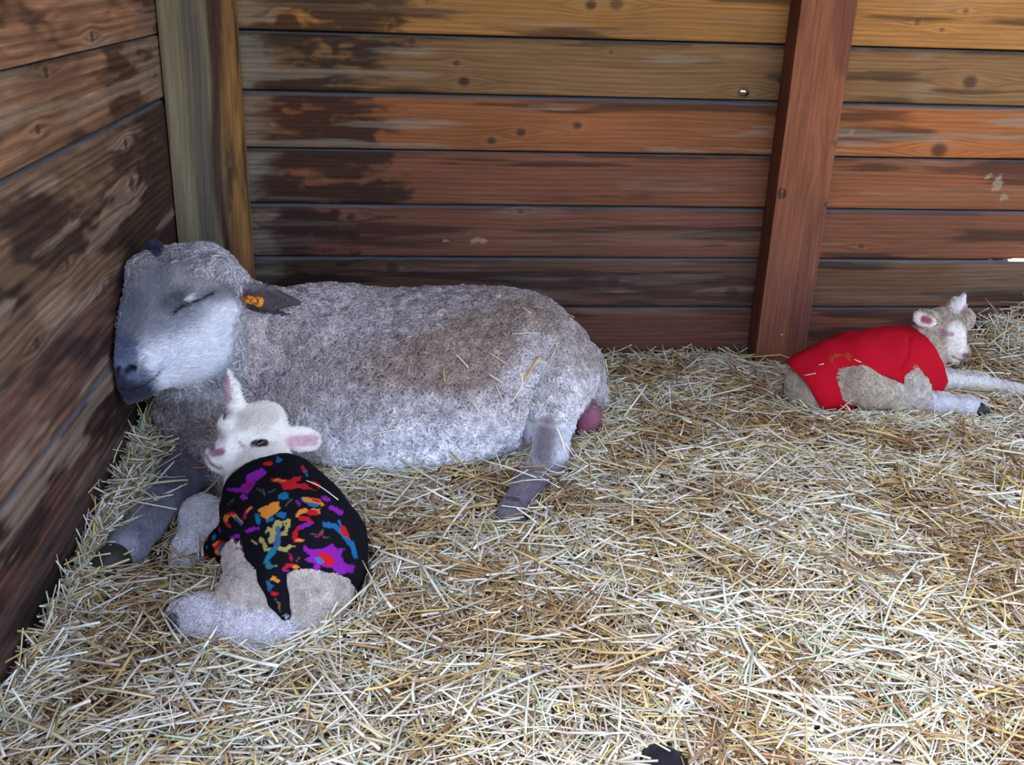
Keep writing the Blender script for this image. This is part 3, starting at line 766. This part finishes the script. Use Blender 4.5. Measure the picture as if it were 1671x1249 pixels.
    hem = G(515, 908, .165); neck = T[0]; nv = unit(A3(-.02, .25, 1.0)*0+(S(385, 735, -.84)-G(455, 850, .12)))
    def cut(D, P):
        pe, pn = (P-hem)@axv, (P-neck)@nv
        wave = .003*np.sin(P[:, 0]*60)
        D = np.maximum(D, pe+wave); D = np.maximum(D, pn+.014)
        for a_, b_ in (((412, 916, .105), (412, 985, .080)),):
            D = np.maximum(D, .012-B.dist(('c', G(*a_).astype(f32), G(*b_).astype(f32), .031, .047, 0, 0), P))
        for op in extra: D = C.comb(D, C.dist(op, P), .012, False)
        return D
    E_ = Body(.003)
    E_.cone(G(392, 866, .085), G(358, 892, .065), .036, .028, .01)
    extra = list(E_.ops)
    st_pts = [G(432, 915, .128), G(444, 950, .125), G(452, 975, .113), G(466, 1004, .092)]
    E2 = Body(.003); E2.chain(st_pts, [.030, .020, .013, .007], .01); extra += E2.ops
    cv, cf = C.grid(cut); cv = relax(cv, cf, 1, .5); cn = normals(cv, cf)
    wr = (fbm(cv*np.array([1, 1, 1.6]), 16, 731, 2)-.5)*.012; cv = cv+cn*wr[:, None]
    x, y = proj(cv); fcn = facing(cv, cn) > -.1
    # pattern: black ground, blotches all round, then the motifs on the side that shows
    c = np.repeat(np.array([[.008, .008, .014]], f32), len(cv), 0)
    pal = np.array([[.30, .02, .42], [.62, .02, .03], [.02, .16, .38], [.75, .28, .04], [.48, .40, .14]], f32)
    for j in range(5):
        w1 = vnoise(cv+j*3.1, 34, 741+j); w2 = vnoise(cv+j*7.7, 75, 751+j); c[((w1*.65+w2*.35) > .64)&~fcn] = pal[j]
    VI, RE, BL, OR, YE, MG = (.30, .02, .45), (.66, .015, .03), (.015, .17, .42), (.85, .30, .045), (.50, .42, .15), (.45, .01, .12)
    jx = x+(vnoise(cv, 160, 5)-.5)*4; jy = y+(vnoise(cv, 160, 6)-.5)*4
    def spl(pts, wd, col_):
        best = np.full(len(cv), 1e9)
        for (a, b) in zip(pts[:-1], pts[1:]):
            ax_, ay_ = a; bx_, by_ = b; L = (bx_-ax_)**2+(by_-ay_)**2+1e-9
            h = np.clip(((jx-ax_)*(bx_-ax_)+(jy-ay_)*(by_-ay_))/L, 0, 1); best = np.minimum(best, np.hypot(jx-ax_-h*(bx_-ax_), jy-ay_-h*(by_-ay_)))
        c[(best < wd)&fcn] = col_
    def pol(pts, col_): c[inpoly(jx, jy, pts)&fcn] = col_
    # crop frame (260, 720) at 3.376 px per px
    Q = lambda *a: [(260+p_/3.376, 720+r_/3.376) for p_, r_ in zip(a[::2], a[1::2])]
    pol(Q(560, 150, 590, 180, 530, 225, 510, 270, 480, 290, 380, 275, 370, 262, 450, 255, 480, 225, 480, 190), VI)
    pol(Q(445, 305, 470, 290, 490, 320, 460, 330), VI); pol(Q(465, 250, 525, 225, 510, 250, 480, 275), MG)
    spl(Q(590, 128, 612, 126), 3.5, RE); pol(Q(640, 55, 655, 55, 655, 75, 640, 70), RE); pol(Q(645, 80, 690, 110, 640, 118), BL)
    pol(Q(612, 225, 625, 205, 670, 205, 715, 215, 745, 195, 790, 195, 775, 215, 750, 225, 760, 235, 815, 238, 835, 262, 870, 270, 800, 268, 760, 262, 690, 270, 670, 240, 640, 228), RE)
    spl(Q(635, 212, 690, 220), 2, OR); spl(Q(790, 145, 805, 170), 3, RE); spl(Q(805, 170, 812, 185), 2.5, BL); spl(Q(845, 230, 880, 250), 3, RE)
    pol(Q(665, 290, 700, 285, 715, 315, 680, 325, 655, 315), BL)
    pol(Q(545, 372, 600, 350, 660, 335, 665, 370, 640, 400, 590, 428, 560, 408), OR)
    spl(Q(365, 440, 375, 410, 400, 400, 425, 425, 450, 450), 3.6, OR); spl(Q(378, 402, 410, 398), 2.5, RE); spl(Q(425, 430, 450, 455), 3, BL); spl(Q(370, 455, 390, 470), 2.6, RE)
    spl(Q(470, 420, 485, 385, 505, 365), 3, MG); spl(Q(485, 390, 500, 365), 1.6, OR)
    spl(Q(535, 410, 545, 445), 3.4, BL); spl(Q(590, 440, 620, 425), 2.6, BL); pol(Q(640, 395, 690, 390, 700, 415, 670, 425, 650, 415), BL)
    spl(Q(795, 320, 830, 345, 860, 355), 4, BL); spl(Q(800, 318, 840, 325, 870, 330, 895, 350), 3.2, OR); spl(Q(850, 322, 885, 340), 1.8, RE)
    spl(Q(760, 405, 790, 385, 840, 390, 875, 388), 3.6, OR); spl(Q(820, 388, 865, 395, 835, 402), 3.4, RE)
    spl(Q(780, 425, 810, 428, 835, 450), 3.8, RE); spl(Q(835, 455, 800, 465, 765, 480), 3.4, VI); spl(Q(765, 482, 745, 510, 750, 545, 775, 550), 3, RE); spl(Q(752, 545, 785, 552), 2, OR)
    spl(Q(755, 330, 765, 350), 2.6, VI); spl(Q(900, 310, 930, 325), 3.2, VI); spl(Q(945, 365, 1000, 395), 3.6, VI); spl(Q(480, 495, 545, 482), 2.8, VI)
    # pale lizard with a blue body
    spl(Q(655, 455, 640, 500, 620, 540), 6.5, YE); spl(Q(600, 480, 625, 500, 640, 515), 2.6, YE); spl(Q(590, 500, 600, 480), 1.8, YE)
    spl(Q(560, 540, 580, 570, 590, 600, 620, 600), 3.0, YE); spl(Q(700, 440, 715, 440, 700, 500, 670, 515), 3.0, YE); spl(Q(685, 440, 700, 470), 1.8, YE)
    spl(Q(640, 590, 700, 600, 720, 575), 3.2, YE); spl(Q(700, 590, 740, 580), 1.8, YE); spl(Q(510, 550, 535, 562), 1.6, YE)
    spl(Q(655, 480, 655, 540, 640, 590, 610, 625, 590, 670, 610, 690), 4.6, (.02, .22, .36)); spl(Q(655, 490, 652, 540, 635, 585), 1.2, VI); spl(Q(590, 690, 640, 690), 2.2, (.10, .22, .20))
    for a in ((565, 268, 585, 300), (600, 282, 640, 266), (540, 262, 560, 280), (695, 355, 725, 325), (825, 510, 860, 512), (905, 480, 890, 515), (895, 525, 940, 530), (375, 350, 410, 322), (860, 525, 885, 520), (770, 640, 755, 665)):
        spl(Q(*a), 1.1, (.10, .11, .09))
    spl(Q(870, 525, 895, 510), 1.8, MG)
    spl(Q(915, 462, 960, 470, 1000, 500, 1035, 540, 1060, 575, 1080, 635), 4.2, BL); spl(Q(985, 440, 1010, 480), 2.2, BL)
    pol(Q(1000, 462, 1030, 480, 1048, 540, 1020, 530, 1000, 500), RE)
    pol(Q(785, 575, 840, 600, 900, 595, 950, 565, 980, 595, 1020, 590, 1000, 630, 1030, 680, 1080, 690, 1060, 725, 990, 735, 950, 700, 890, 690, 870, 725, 840, 720, 860, 680, 800, 655, 840, 635, 800, 610), VI)
    pol(Q(860, 625, 900, 610, 950, 630, 970, 660, 940, 695, 900, 680, 880, 650), RE); pol(Q(862, 645, 890, 640, 905, 670, 885, 682, 865, 665), (.05, .20, .55))
    spl(Q(688, 700, 705, 685, 745, 690, 755, 700), 2.8, RE); spl(Q(745, 692, 760, 698), 2.6, OR); spl(Q(690, 712, 710, 712), 2, VI); spl(Q(715, 620, 735, 660), 1.6, MG)
    spl(Q(625, 755, 650, 775), 3.4, OR); spl(Q(595, 780, 610, 800, 600, 815), 3.4, (.02, .14, .32)); spl(Q(620, 835, 640, 840), 2.8, RE); spl(Q(640, 870, 655, 900, 665, 935), 1.5, (.20, .16, .08))
    pol(Q(290, 570, 330, 545, 370, 560, 350, 600, 310, 610), RE); pol(Q(335, 570, 360, 570, 360, 592, 340, 590), (.03, .17, .22)); spl(Q(300, 575, 320, 560), 2, OR); spl(Q(400, 535, 430, 525), 4, VI)
    pol(Q(305, 390, 330, 375, 330, 410, 310, 415), (.01, .13, .20))
    sl = np.linalg.norm(cv-G(355, 890, .07), axis=1) < .034; sn = vnoise(cv, 70, 3); c[sl&(sn > .45)] = RE; c[sl&(sn > .62)] = OR; c[sl&(vnoise(cv, 80, 9) > .68)] = BL
    c = c*.8
    tag(mesh('fleece_coat', cv, cf, M_fleece, root, col=c), 'black fleece coat printed with bright motifs')
    CB = C; skip = None
    skipf = lambda Pq: np.ones(len(Pq))
    # hair only where the coat leaves the lamb bare
    bvc = BVHTree.FromPolygons([tuple(v) for v in cv], [tuple(int(t) for t in f) for f in cf])
    Dt = C.eval(V); covered = cut(Dt, V) < -.003
    lamb_fur(root, V, F, c=cvcol(V, F, root), facem=facem, skip=(1-covered)*(seg_px(V, [(413, 724), (435, 724)]) > 8), nw=44000, nf=30000, hd=hd, curl=.0038)
    return B, V, F, C, root
def cvcol(V, F, root):
    me = [o for o in root.children if o.name.startswith('body')][0].data
    a = np.zeros(len(V)*4, f32); me.attributes['col'].data.foreach_get('color', a); return a.reshape(-1, 4)[:, :3]
lamb_a = build_lamb_a()

def build_lamb_b():
    B = Body(.0026 if not QUICK else .004)
    T = [S(1335, 622, -.37), S(1390, 606, -.355), S(1450, 596, -.345), S(1492, 592, -.335)]; R = [.066, .079, .078, .064]
    B.chain(T, R, .04)
    B.ell(S(1328, 640, -.37), (.062, .07, .055), k=.03)
    B.chain([S(1488, 585, -.335), S(1512, 562, -.33), S(1524, 545, -.33)], [.055, .043, .036], .03)
    hd = unit(S(1573, 577, -.375)-S(1530, 522, -.33))
    B.ell(S(1541, 537, -.335), (.052, .040, .041), (hd, (0, 0, 1)), .02)
    B.cone(S(1548, 545, -.35), S(1567, 574, -.375), .036, .019, .015)
    B.cone(S(1540, 560, -.345), S(1558, 583, -.37), .026, .012, .015)
    B.cone(S(1572, 577, -.385), S(1575, 582, -.385), .011, .008, .006)
    B.ell(S(1575, 522, -.345), (.018, .02, .024), k=.015)
    e1 = unit(S(1494, 519, -.345)-S(1530, 524, -.355))
    B.ell(S(1512, 521, -.362), (.031, .010, .020), (e1, (0, .2, 1)), .01)
    B.ell(S(1511, 522, -.377), (.019, .009, .012), (e1, (0, .2, 1)), .004, True)
    e2 = unit(S(1574, 484, -.325)-S(1556, 508, -.33))
    B.chain([S(1553, 512, -.33), S(1562, 499, -.33), S(1575, 483, -.325)], [.020, .015, .003], .01)
    # legs
    B.chain([S(1360, 628, -.40), S(1402, 630, -.445)], [.06, .038], .02)
    B.chain([S(1402, 626, -.45), S(1420, 640, -.46), G(1480, 652, .068), G(1535, 659, .058), G(1575, 664, .055), G(1598, 668, .052)], [.034, .033, .027, .022, .022, .019], .015)
    B.chain([S(1475, 610, -.40), S(1490, 628, -.41), G(1515, 640, .05)], [.040, .028, .024], .02)
    B.chain([S(1500, 605, -.36), G(1535, 618, .078), G(1590, 622, .070), G(1640, 634, .055), G(1700, 640, .050)], [.035, .023, .020, .0155, .016], .015)
    B.cone(G(1350, 668, .035), G(1405, 664, .035), .022, .018, .01)
    V, F = B.grid(); V = relax(V, F, 1, .5)
    Nn = normals(V, F); x, y = proj(V); fc = facing(V, Nn)
    head = (x > 1485)&(y < 605)&(V[:, 2] > .09)
    V = V+Nn*((fbm(V, 90, 801, 2)-.5)*.006)[:, None]
    eye = [(1537, 541), (1543, 546), (1554, 546)]; mouth = [(1554, 582), (1562, 586), (1572, 588), (1580, 583)]
    for pts, dp in ((eye, .003), (mouth, .003)):
        V = V-Nn*(np.exp(-(seg_px(V, pts)/1.8)**2)*(fc > 0)*head*dp)[:, None]
    c = np.repeat(np.array([[.54, .46, .38]], f32), len(V), 0)*(.75+.5*fbm(V, 40, 811, 3))[:, None]
    c = mixc(c, (.58, .54, .50), ss(1440, 1500, x)*(y > 600))
    c = mixc(c, (.72, .70, .72), ss(24, 14, seg_px(V, [(1540, 625), (1700, 640)])))
    c = mixc(c, (.66, .66, .74), ss(20, 12, seg_px(V, [(1530, 660), (1598, 668)])))
    hc_ = np.repeat(np.array([[.56, .47, .39]], f32), len(V), 0)
    hc_ = mixc(hc_, (.86, .81, .79), ss(26, 8, seg_px(V, [(1562, 545), (1562, 575)])))
    hc_ = mixc(hc_, (.86, .80, .80), ss(14, 8, seg_px(V, [(1500, 519), (1520, 530)])))
    hc_ = mixc(hc_, (.85, .80, .84), ss(12, 7, seg_px(V, [(1560, 502), (1574, 485)])))
    hc_ = mixc(hc_, (.78, .68, .66), ss(12, 5, seg_px(V, [(1500, 545), (1520, 590)]))*.7)
    hc_ = mixc(hc_, (.40, .12, .15), ss(8, 4, seg_px(V, [(1508, 522), (1516, 524)]))*(fc > 0))
    hc_ = mixc(hc_, (.45, .25, .38), ss(5, 2, seg_px(V, eye))*.9)
    hc_ = mixc(hc_, (.22, .11, .14), ss(5, 2, seg_px(V, [(1573, 580), (1579, 580)]))*.9); hc_ = mixc(hc_, (.2, .12, .15), ss(2.6, 1, seg_px(V, mouth))*.8)
    c = mixc(c, hc_, head)
    facem = np.maximum(head*ss(26, 14, seg_px(V, [(1562, 540), (1562, 575)])), ss(22, 14, seg_px(V, [(1545, 625), (1700, 640)])))
    facem = np.maximum(facem, ss(18, 12, seg_px(V, [(1540, 660), (1598, 668)])))
    facem = np.maximum(facem, head*np.maximum(ss(16, 10, seg_px(V, [(1500, 519), (1518, 527)])), ss(12, 8, seg_px(V, [(1563, 500), (1574, 485)]))))
    root = empty('lamb', (1.2, -.36, 0))
    tag(root, 'pale lamb in a plain red coat asleep by the back wall beside the post', 'lamb')
    mesh('body', V, F, M_skin, root, col=c)
    Hf = Body(.002); Hf.cone(G(1598, 669, .052), G(1604, 671, .048), .0195, .0165, .006); hv, hf = Hf.grid()
    mesh('hoof', hv, hf, M_hoof, root, col=np.repeat(np.array([[.02, .02, .022]], f32), len(hv), 0))
    C = Body(.0026 if not QUICK else .004)
    C.chain([S(1318, 618, -.37), *T[1:], S(1512, 590, -.335)], [.062, .090, .088, .078, .066], .04)
    C.cone(S(1300, 606, -.37), S(1345, 600, -.37), .022, .05, .04)
    C.cone(S(1340, 630, -.415), S(1385, 650, -.42), .050, .030, .03)
    C.cone(S(1350, 645, -.43), S(1375, 662, -.435), .040, .018, .02)
    C.cone(S(1505, 612, -.37), S(1515, 630, -.37), .045, .035, .02)
    e_a = unit(S(1300, 600, -.38)-S(1356, 672, -.38)); nvv = np.cross(e_a, unit(-ray(1330, 640))); nvv = unit(nvv)
    if (S(1290, 660, -.38)-S(1325, 636, -.38))@nvv < 0: nvv = -nvv
    nn2 = unit(A3(1, 0, .62)); npt = S(1508, 580, -.335)
    def cut(D, P):
        D = np.maximum(D, (P-S(1322, 634, -.38))@nvv-.004+.004*np.sin(P[:, 2]*70))
        D = np.maximum(D, (P-npt)@nn2-.012)
        x_, y_ = proj(P)
        D = np.maximum(D, .012-B.dist(('c', *[np.array(t, f32) for t in (S(1402, 632, -.46), S(1455, 648, -.47))], .034, .034, 0, 0), P))
        return D
    cv, cf = C.grid(cut); cv = relax(cv, cf, 1, .5); cn = normals(cv, cf)
    cv = cv+cn*((fbm(cv*np.array([1, 1, 1.3]), 20, 831, 2)-.5)*.010)[:, None]
    cv = cv-cn*(np.exp(-(seg_px(cv, [(1484, 552), (1482, 580), (1468, 605)])/3.2)**2)*.004)[:, None]
    cc = np.repeat(np.array([[.46, .006, .020]], f32), len(cv), 0)
    cc = mixc(cc, (.30, .09, .02), ss(.52, .66, fbm(cv, 60, 841, 3))*ss(22, 8, seg_px(cv, [(1372, 585), (1374, 603)]))*.9)
    tag(mesh('red_coat', cv, cf, M_fleece, root, col=cc), 'plain red fleece coat with a brown dirt mark')
    bvc = BVHTree.FromPolygons([tuple(v) for v in cv], [tuple(int(t) for t in f) for f in cf])
    Dt = cut(C.eval(V), V); covered = Dt < -.003
    lamb_fur(root, V, F, c, facem, 1-covered, 34000, 16000, hd, .0040)
    return B, V, F, C, root
lamb_b = build_lamb_b()

# ------------------------------------------------------------------ dark toe poking out of the straw at the front
tb = Body(.003); a, b = G(1070, 1246, .05), G(1082, 1262, .05)
tb.cone(a, b, .022, .030, .02); tb.cone(b, b+[.01, -.10, .0], .030, .035, .02); tv, tf = tb.grid()
tag(mesh('shoe', tv, tf, M_navy, col=None), 'dark blue-black toe of a shoe half buried in straw at the front edge', 'shoe')

# ------------------------------------------------------------------ straw
PAL = np.array([[.86, .80, .66], [.78, .72, .58], [.90, .88, .80], [.66, .54, .34], [.58, .42, .19], [.42, .25, .12], [.30, .18, .11],
                [.62, .72, .56], [.50, .62, .48], [.80, .62, .25], [.60, .50, .42], [.72, .66, .62]], f32)
def straw_geo(C0, yaw, pit, L, W, bend, colr, rings=4, kink=None):
    n = len(C0); d = np.c_[np.cos(yaw)*np.cos(pit), np.sin(yaw)*np.cos(pit), np.sin(pit)]
    sd = np.c_[-np.sin(yaw), np.cos(yaw), np.zeros(n)]; up = np.cross(d, sd)
    roll = rng.random(n)*np.pi; s1 = sd*np.cos(roll)[:, None]+up*np.sin(roll)[:, None]; s2 = np.cross(d, s1)
    s = np.linspace(-.5, .5, rings)[None, :, None]
    ba = rng.random(n)*2*np.pi; bd = (s1*np.cos(ba)[:, None]+s2*np.sin(ba)[:, None])
    cen = C0[:, None]+d[:, None]*s*L[:, None, None]+bd[:, None]*(bend*L)[:, None, None]*(4*s*s-.33)
    fl = .35+.5*rng.random(n)
    cr = np.array([[1, 0], [0, 1], [-1, 0], [0, -1]])
    V = cen[:, :, None]+(s1[:, None, None]*cr[None, None, :, :1]+s2[:, None, None]*cr[None, None, :, 1:]*fl[:, None, None, None])*(W/2)[:, None, None, None]
    V = V.reshape(n, -1, 3)
    f = []
    for r_ in range(rings-1):
        for j in range(4): f.append([r_*4+j, r_*4+(j+1) % 4, (r_+1)*4+(j+1) % 4, (r_+1)*4+j])
    f.append([3, 2, 1, 0]); e_ = (rings-1)*4; f.append([e_, e_+1, e_+2, e_+3]); f = np.array(f)
    F = (f[None]+(np.arange(n)*rings*4)[:, None, None]).reshape(-1, 4)
    cc = np.repeat(colr[:, None], rings*4, 1)*(.9+.2*rng.random((n, rings*4, 1)))
    return V.reshape(-1, 3), F, cc.reshape(-1, 3), cen

def scatter(n, zlo, zhi, dark, lo=(-.56, -2.05), hi=(2.35, -.005), Lr=(.03, .13), Wr=(.0016, .0042), up=0.12):
    x = lo[0]+(hi[0]-lo[0])*rng.random(n); y = lo[1]+(hi[1]-lo[1])*rng.random(n)**.92
    m = (x < 1.15+(y+1.7)*.75); x, y = x[m], y[m]; n = len(x)
    t = rng.random(n); z = hgt(x, y)+zlo+(zhi-zlo)*t
    clump = fbm(np.c_[x, y], 7, 901, 3)
    pr = np.array([.19, .18, .19, .12, .075, .04, .02, .03, .022, .04, .05, .07]); 
    idx = rng.choice(len(PAL), n, p=pr/pr.sum())
    br = rng.random(n) < ss(.47, .68, clump)*.85+dark; idx[br] = rng.choice([3, 4, 5, 6, 4, 10], br.sum())
    colr = PAL[idx]*(.8+.35*rng.random((n, 1)))
    colr = np.clip(colr*(1-.35*dark), 0, .93)
    yaw = rng.random(n)*2*np.pi; pit = rng.normal(0, up, n); L = Lr[0]+(Lr[1]-Lr[0])*rng.random(n)**1.6; W = Wr[0]+(Wr[1]-Wr[0])*rng.random(n)**1.5
    C0 = np.c_[x, y, z+np.abs(np.sin(pit))*L*.4]
    ex_ = np.abs(np.cos(yaw))*L*.5; C0[:, 0] = np.maximum(C0[:, 0], -.558+ex_); C0[:, 1] = np.minimum(C0[:, 1], -.006-np.abs(np.sin(yaw))*L*.5)
    return C0, yaw, pit, L, W, np.abs(rng.normal(0, .05, n)), colr
def free(C0, yaw, pit, L, tol=.002):
    d = np.c_[np.cos(yaw)*np.cos(pit), np.sin(yaw)*np.cos(pit), np.sin(pit)]; ok = np.ones(len(C0), bool)
    for s in (-.5, -.25, 0, .25, .5):
        P = C0+d*(L*s)[:, None]
        for bd in (ewe[0], lamb_a[0], lamb_b[0], lamb_a[3], lamb_b[3]): ok &= bd.eval(P) > tol
        inp = (P[:, 0] > -.561)&(P[:, 0] < -.39)&(P[:, 1] > -.14); inq = (P[:, 0] > .95)&(P[:, 0] < 1.102)&(P[:, 1] > -.082); ok &= ~(inp | inq)
    return ok
def layer(*a, **k):
    t = scatter(*a, **k); ok = free(*t[:4]); return tuple(q[ok] for q in t)
KN = .12 if QUICK else 1
ls = [layer(int(14000*KN), .008, .024, .05, Lr=(.012, .04), Wr=(.0018, .005), up=.2),
      layer(int(26000*KN), -.006, .006, .30, Wr=(.002, .004), up=.06),
      layer(int(34000*KN), .002, .016, .08, up=.12),
      layer(int(13000*KN), .010, .026, .0, Lr=(.04, .17), Wr=(.0024, .0062), up=.13),
      layer(int(3500*KN), .012, .034, .0, Lr=(.03, .11), up=.38)]
# straw banked against the walls and around the animals
def bank(n, path, sp, zr, up):
    P = np.array(path); k = rng.integers(0, len(P)-1, n); t = rng.random((n, 1)); c = P[k]*(1-t)+P[k+1]*t+rng.normal(0, sp, (n, 3))*[1, 1, 0]
    c[:, 0] = np.maximum(c[:, 0], -.555); c[:, 1] = np.minimum(c[:, 1], -.008)
    c[:, 2] = hgt(c[:, 0], c[:, 1])+zr[0]+(zr[1]-zr[0])*rng.random(n)
    idx = rng.choice(len(PAL), n, p=[.2, .18, .2, .1, .08, .03, .01, .05, .03, .05, .03, .04]); colr = np.clip(PAL[idx]*(.85+.3*rng.random((n, 1))), 0, .93)
    yaw = rng.random(n)*2*np.pi; pit = rng.normal(0, up, n); L = .03+.08*rng.random(n)**1.4
    ex_ = np.abs(np.cos(yaw)*np.cos(pit))*L*.5; c[:, 0] = np.maximum(c[:, 0], -.559+ex_); c[:, 1] = np.minimum(c[:, 1], -.006-np.abs(np.sin(yaw))*L*.5)
    ok = free(c, yaw, pit, L)
    r_ = (c, yaw, pit, L, .0018+.0024*rng.random(n), np.abs(rng.normal(0, .05, n)), colr); return tuple(q[ok] for q in r_)
gpz = lambda z, *a: [G(a[i], a[i+1], .04)+[0, 0, z] for i in range(0, len(a), 2)]
gp = lambda *a: [G(a[i], a[i+1], .04) for i in range(0, len(a), 2)]
ls += [bank(int(200*KN), gp(320, 765, 270, 810, 225, 870), .03, (.05, .085), .25), bank(int(40*KN), gp(840, 810, 890, 780), .03, (.04, .07), .2),
       bank(int(1100*KN), [(-.53, -.45, 0), (-.53, -1.6, 0)], .02, (.0, .035), .45),
       bank(int(170*KN), [(-.545, -.6, 0), (-.545, -1.5, 0)], .008, (.01, .05), 1.1),
       bank(int(900*KN), [(.55, -.03, 0), (2.2, -.03, 0)], .03, (.0, .035), .3),
       bank(int(900*KN), [(1.5, -.10, 0), (1.9, -.06, 0), (2.2, -.1, 0)], .07, (.0, .09), .5),
       bank(int(2600*KN), gp(420, 800, 520, 790, 640, 775, 760, 750, 870, 725), .035, (.0, .035), .25),
       bank(int(900*KN), gp(985, 620, 1000, 700, 950, 740, 900, 780), .03, (.0, .035), .3),
       bank(int(1500*KN), gp(250, 720, 240, 800, 200, 860, 110, 960), .03, (.0, .03), .35),
       bank(int(1200*KN), gp(300, 960, 370, 1060, 480, 1060, 570, 1010, 600, 920), .03, (.0, .03), .3),
       bank(int(1200*KN), gp(1290, 665, 1400, 685, 1500, 690, 1620, 690), .03, (.0, .03), .3)]
sv = [straw_geo(*l) for l in ls]; V_, F_, C_, off = [], [], [], 0
for v_, f_, c_, _ in sv: V_.append(v_); F_.append(f_+off); C_.append(c_); off += len(v_)
V_ = np.concatenate(V_); V_[:, 0] = np.maximum(V_[:, 0], -.5625); V_[:, 1] = np.minimum(V_[:, 1], -.0005)
so = mesh('straw_bedding', V_, np.concatenate(F_), M_straw, smooth=False, col=np.concatenate(C_))
tag(so, 'thick bed of loose cream and golden straw covering the stall floor', 'straw', kind='stuff')

# single stalks lying on the animals
def bvh(t): return BVHTree.FromPolygons([tuple(v) for v in t[1]], [tuple(int(q) for q in f) for f in t[2]])
def stalk(bv, pts, wd, colr, label, group, lift=0):
    wd = wd*1.25
    P = []
    for i in range(len(pts)-1):
        for s in np.linspace(0, 1, 5)[(1 if i else 0):]:
            d = ray(pts[i][0]*(1-s)+pts[i+1][0]*s, pts[i][1]*(1-s)+pts[i+1][1]*s); d /= np.linalg.norm(d)
            h = bv.ray_cast(Vector(CAM), Vector(d))
            if h[0] is None: continue
            P.append(np.array(h[0])+np.array(h[1])*(.0055+wd+lift))
    if len(P) < 3: return
    P = np.array(P)
    for _ in range(6): P[1:-1] = (P[:-2]+P[2:])/4+P[1:-1]/2
    o = tube('straw_stalk', P, wd, M_straw, n=6, col=colr, flat=.5, loc=P[len(P)//2]); tag(o, label, 'straw', group)
be, ba_ = bvh(ewe), bvh(lamb_a)
cr, go, wh = (.80, .70, .48), (.66, .42, .14), (.90, .86, .72)
g = 'straw stalks on the ewe'
for pts, wd, cl, lb in (
    ([(740, 582), (762, 604)], .0016, cr, 'short cream straw stalk on the ewe\'s middle flank, left end of the scattered bits'),
    ([(796, 582), (828, 598)], .0014, cr, 'cream straw stalk slanting on the ewe\'s flank left of the forked golden stalk'),
    ([(796, 612), (818, 626)], .0018, wh, 'short thick white straw piece on the ewe\'s flank below the slanting stalk'),
    ([(834, 548), (878, 548)], .0015, wh, 'pale level straw stalk on the ewe\'s hip above the forked stalk'),
    ([(848, 508), (864, 516)], .0013, cr, 'small straw piece high on the ewe\'s back, topmost of the scattered bits'),
    ([(880, 584), (862, 602), (850, 622)], .0024, go, 'thick golden straw stalk curving down the ewe\'s thigh'),
    ([(848, 610), (850, 630), (832, 656)], .0016, wh, 'bent white straw stalk hanging below the golden stalk on the thigh'),
    ([(868, 656), (880, 663)], .0018, wh, 'tiny white straw bit at the fold above the ewe\'s hind leg'),
    ([(850, 652), (868, 648)], .0012, wh, 'fine level straw bit just above the belly fold of the ewe'),
    ([(766, 656), (784, 676)], .0014, wh, 'short white straw piece low on the ewe\'s belly right of the fallen pair'),
    ([(838, 690), (846, 662)], .0014, cr, 'upright cream straw stalk on the lower belly beside the hind leg'),
    ([(806, 632), (818, 652)], .0012, cr, 'thin straw stalk on the ewe\'s belly left of the bent white stalk'),
    ([(606, 712), (628, 704), (650, 700)], .0019, wh, 'white straw stalk low on the ewe\'s belly, left of all the others'),
    ([(722, 606), (726, 628)], .0013, go, 'small brown upright straw piece on the middle of the ewe\'s flank'),
    ([(905, 572), (898, 588)], .0013, cr, 'tiny cream straw bit on the ewe\'s hip near the rump'),
    ([(964, 530), (976, 566), (984, 610)], .0017, wh, 'long curved pale straw stalk down the back edge of the rump'),
    ([(925, 520), (940, 530), (962, 532)], .0014, go, 'brown straw stalk lying across the top of the rump'),
    ([(906, 700), (912, 720), (916, 740)], .0017, wh, 'pale upright straw stalk on the ewe\'s lower hind leg'),
    ([(934, 700), (934, 722), (932, 742)], .0018, cr, 'tan upright straw stalk on the hind edge of the ewe\'s lower leg'),
    ([(448, 586), (452, 596)], .0010, wh, 'tiny white straw fleck on the ewe\'s neck'),
    ([(690, 674), (680, 690)], .0012, wh, 'thin pale straw bit on the lower belly above the fallen pair')):
    stalk(be, pts, wd, cl, lb, g, .0045)
bc = [o for o in lamb_a[4].children if o.name.startswith('fleece_coat')][0].data
cvv = np.zeros(len(bc.vertices)*3, f32); bc.vertices.foreach_get('co', cvv); cvv = cvv.reshape(-1, 3)
bcv = BVHTree.FromPolygons([tuple(v) for v in cvv], [tuple(p.vertices) for p in bc.polygons])
stalk(bcv, [(498, 790), (520, 798), (548, 820)], .0009, wh, 'long cream straw stalk curved over the shoulder of the printed fleece coat', 'straw stalks on the lambs')
bc = [o for o in lamb_b[4].children if o.name.startswith('red_coat')][0].data
cvv = np.zeros(len(bc.vertices)*3, f32); bc.vertices.foreach_get('co', cvv); cvv = cvv.reshape(-1, 3)
bcr = BVHTree.FromPolygons([tuple(v) for v in cvv], [tuple(p.vertices) for p in bc.polygons])
for pts, lb in (([(1393, 588), (1404, 593)], 'white straw bit in the middle of the red lamb coat'), ([(1314, 614), (1331, 611)], 'white straw bit on the rear edge of the red lamb coat'),
                ([(1377, 654), (1384, 655)], 'tiny straw fleck near the bottom corner of the red lamb coat'), ([(1336, 599), (1344, 597)], 'small straw fleck on the rear part of the red lamb coat')):
    stalk(bcr, pts, .0013, wh, lb, 'straw stalks on the lambs')
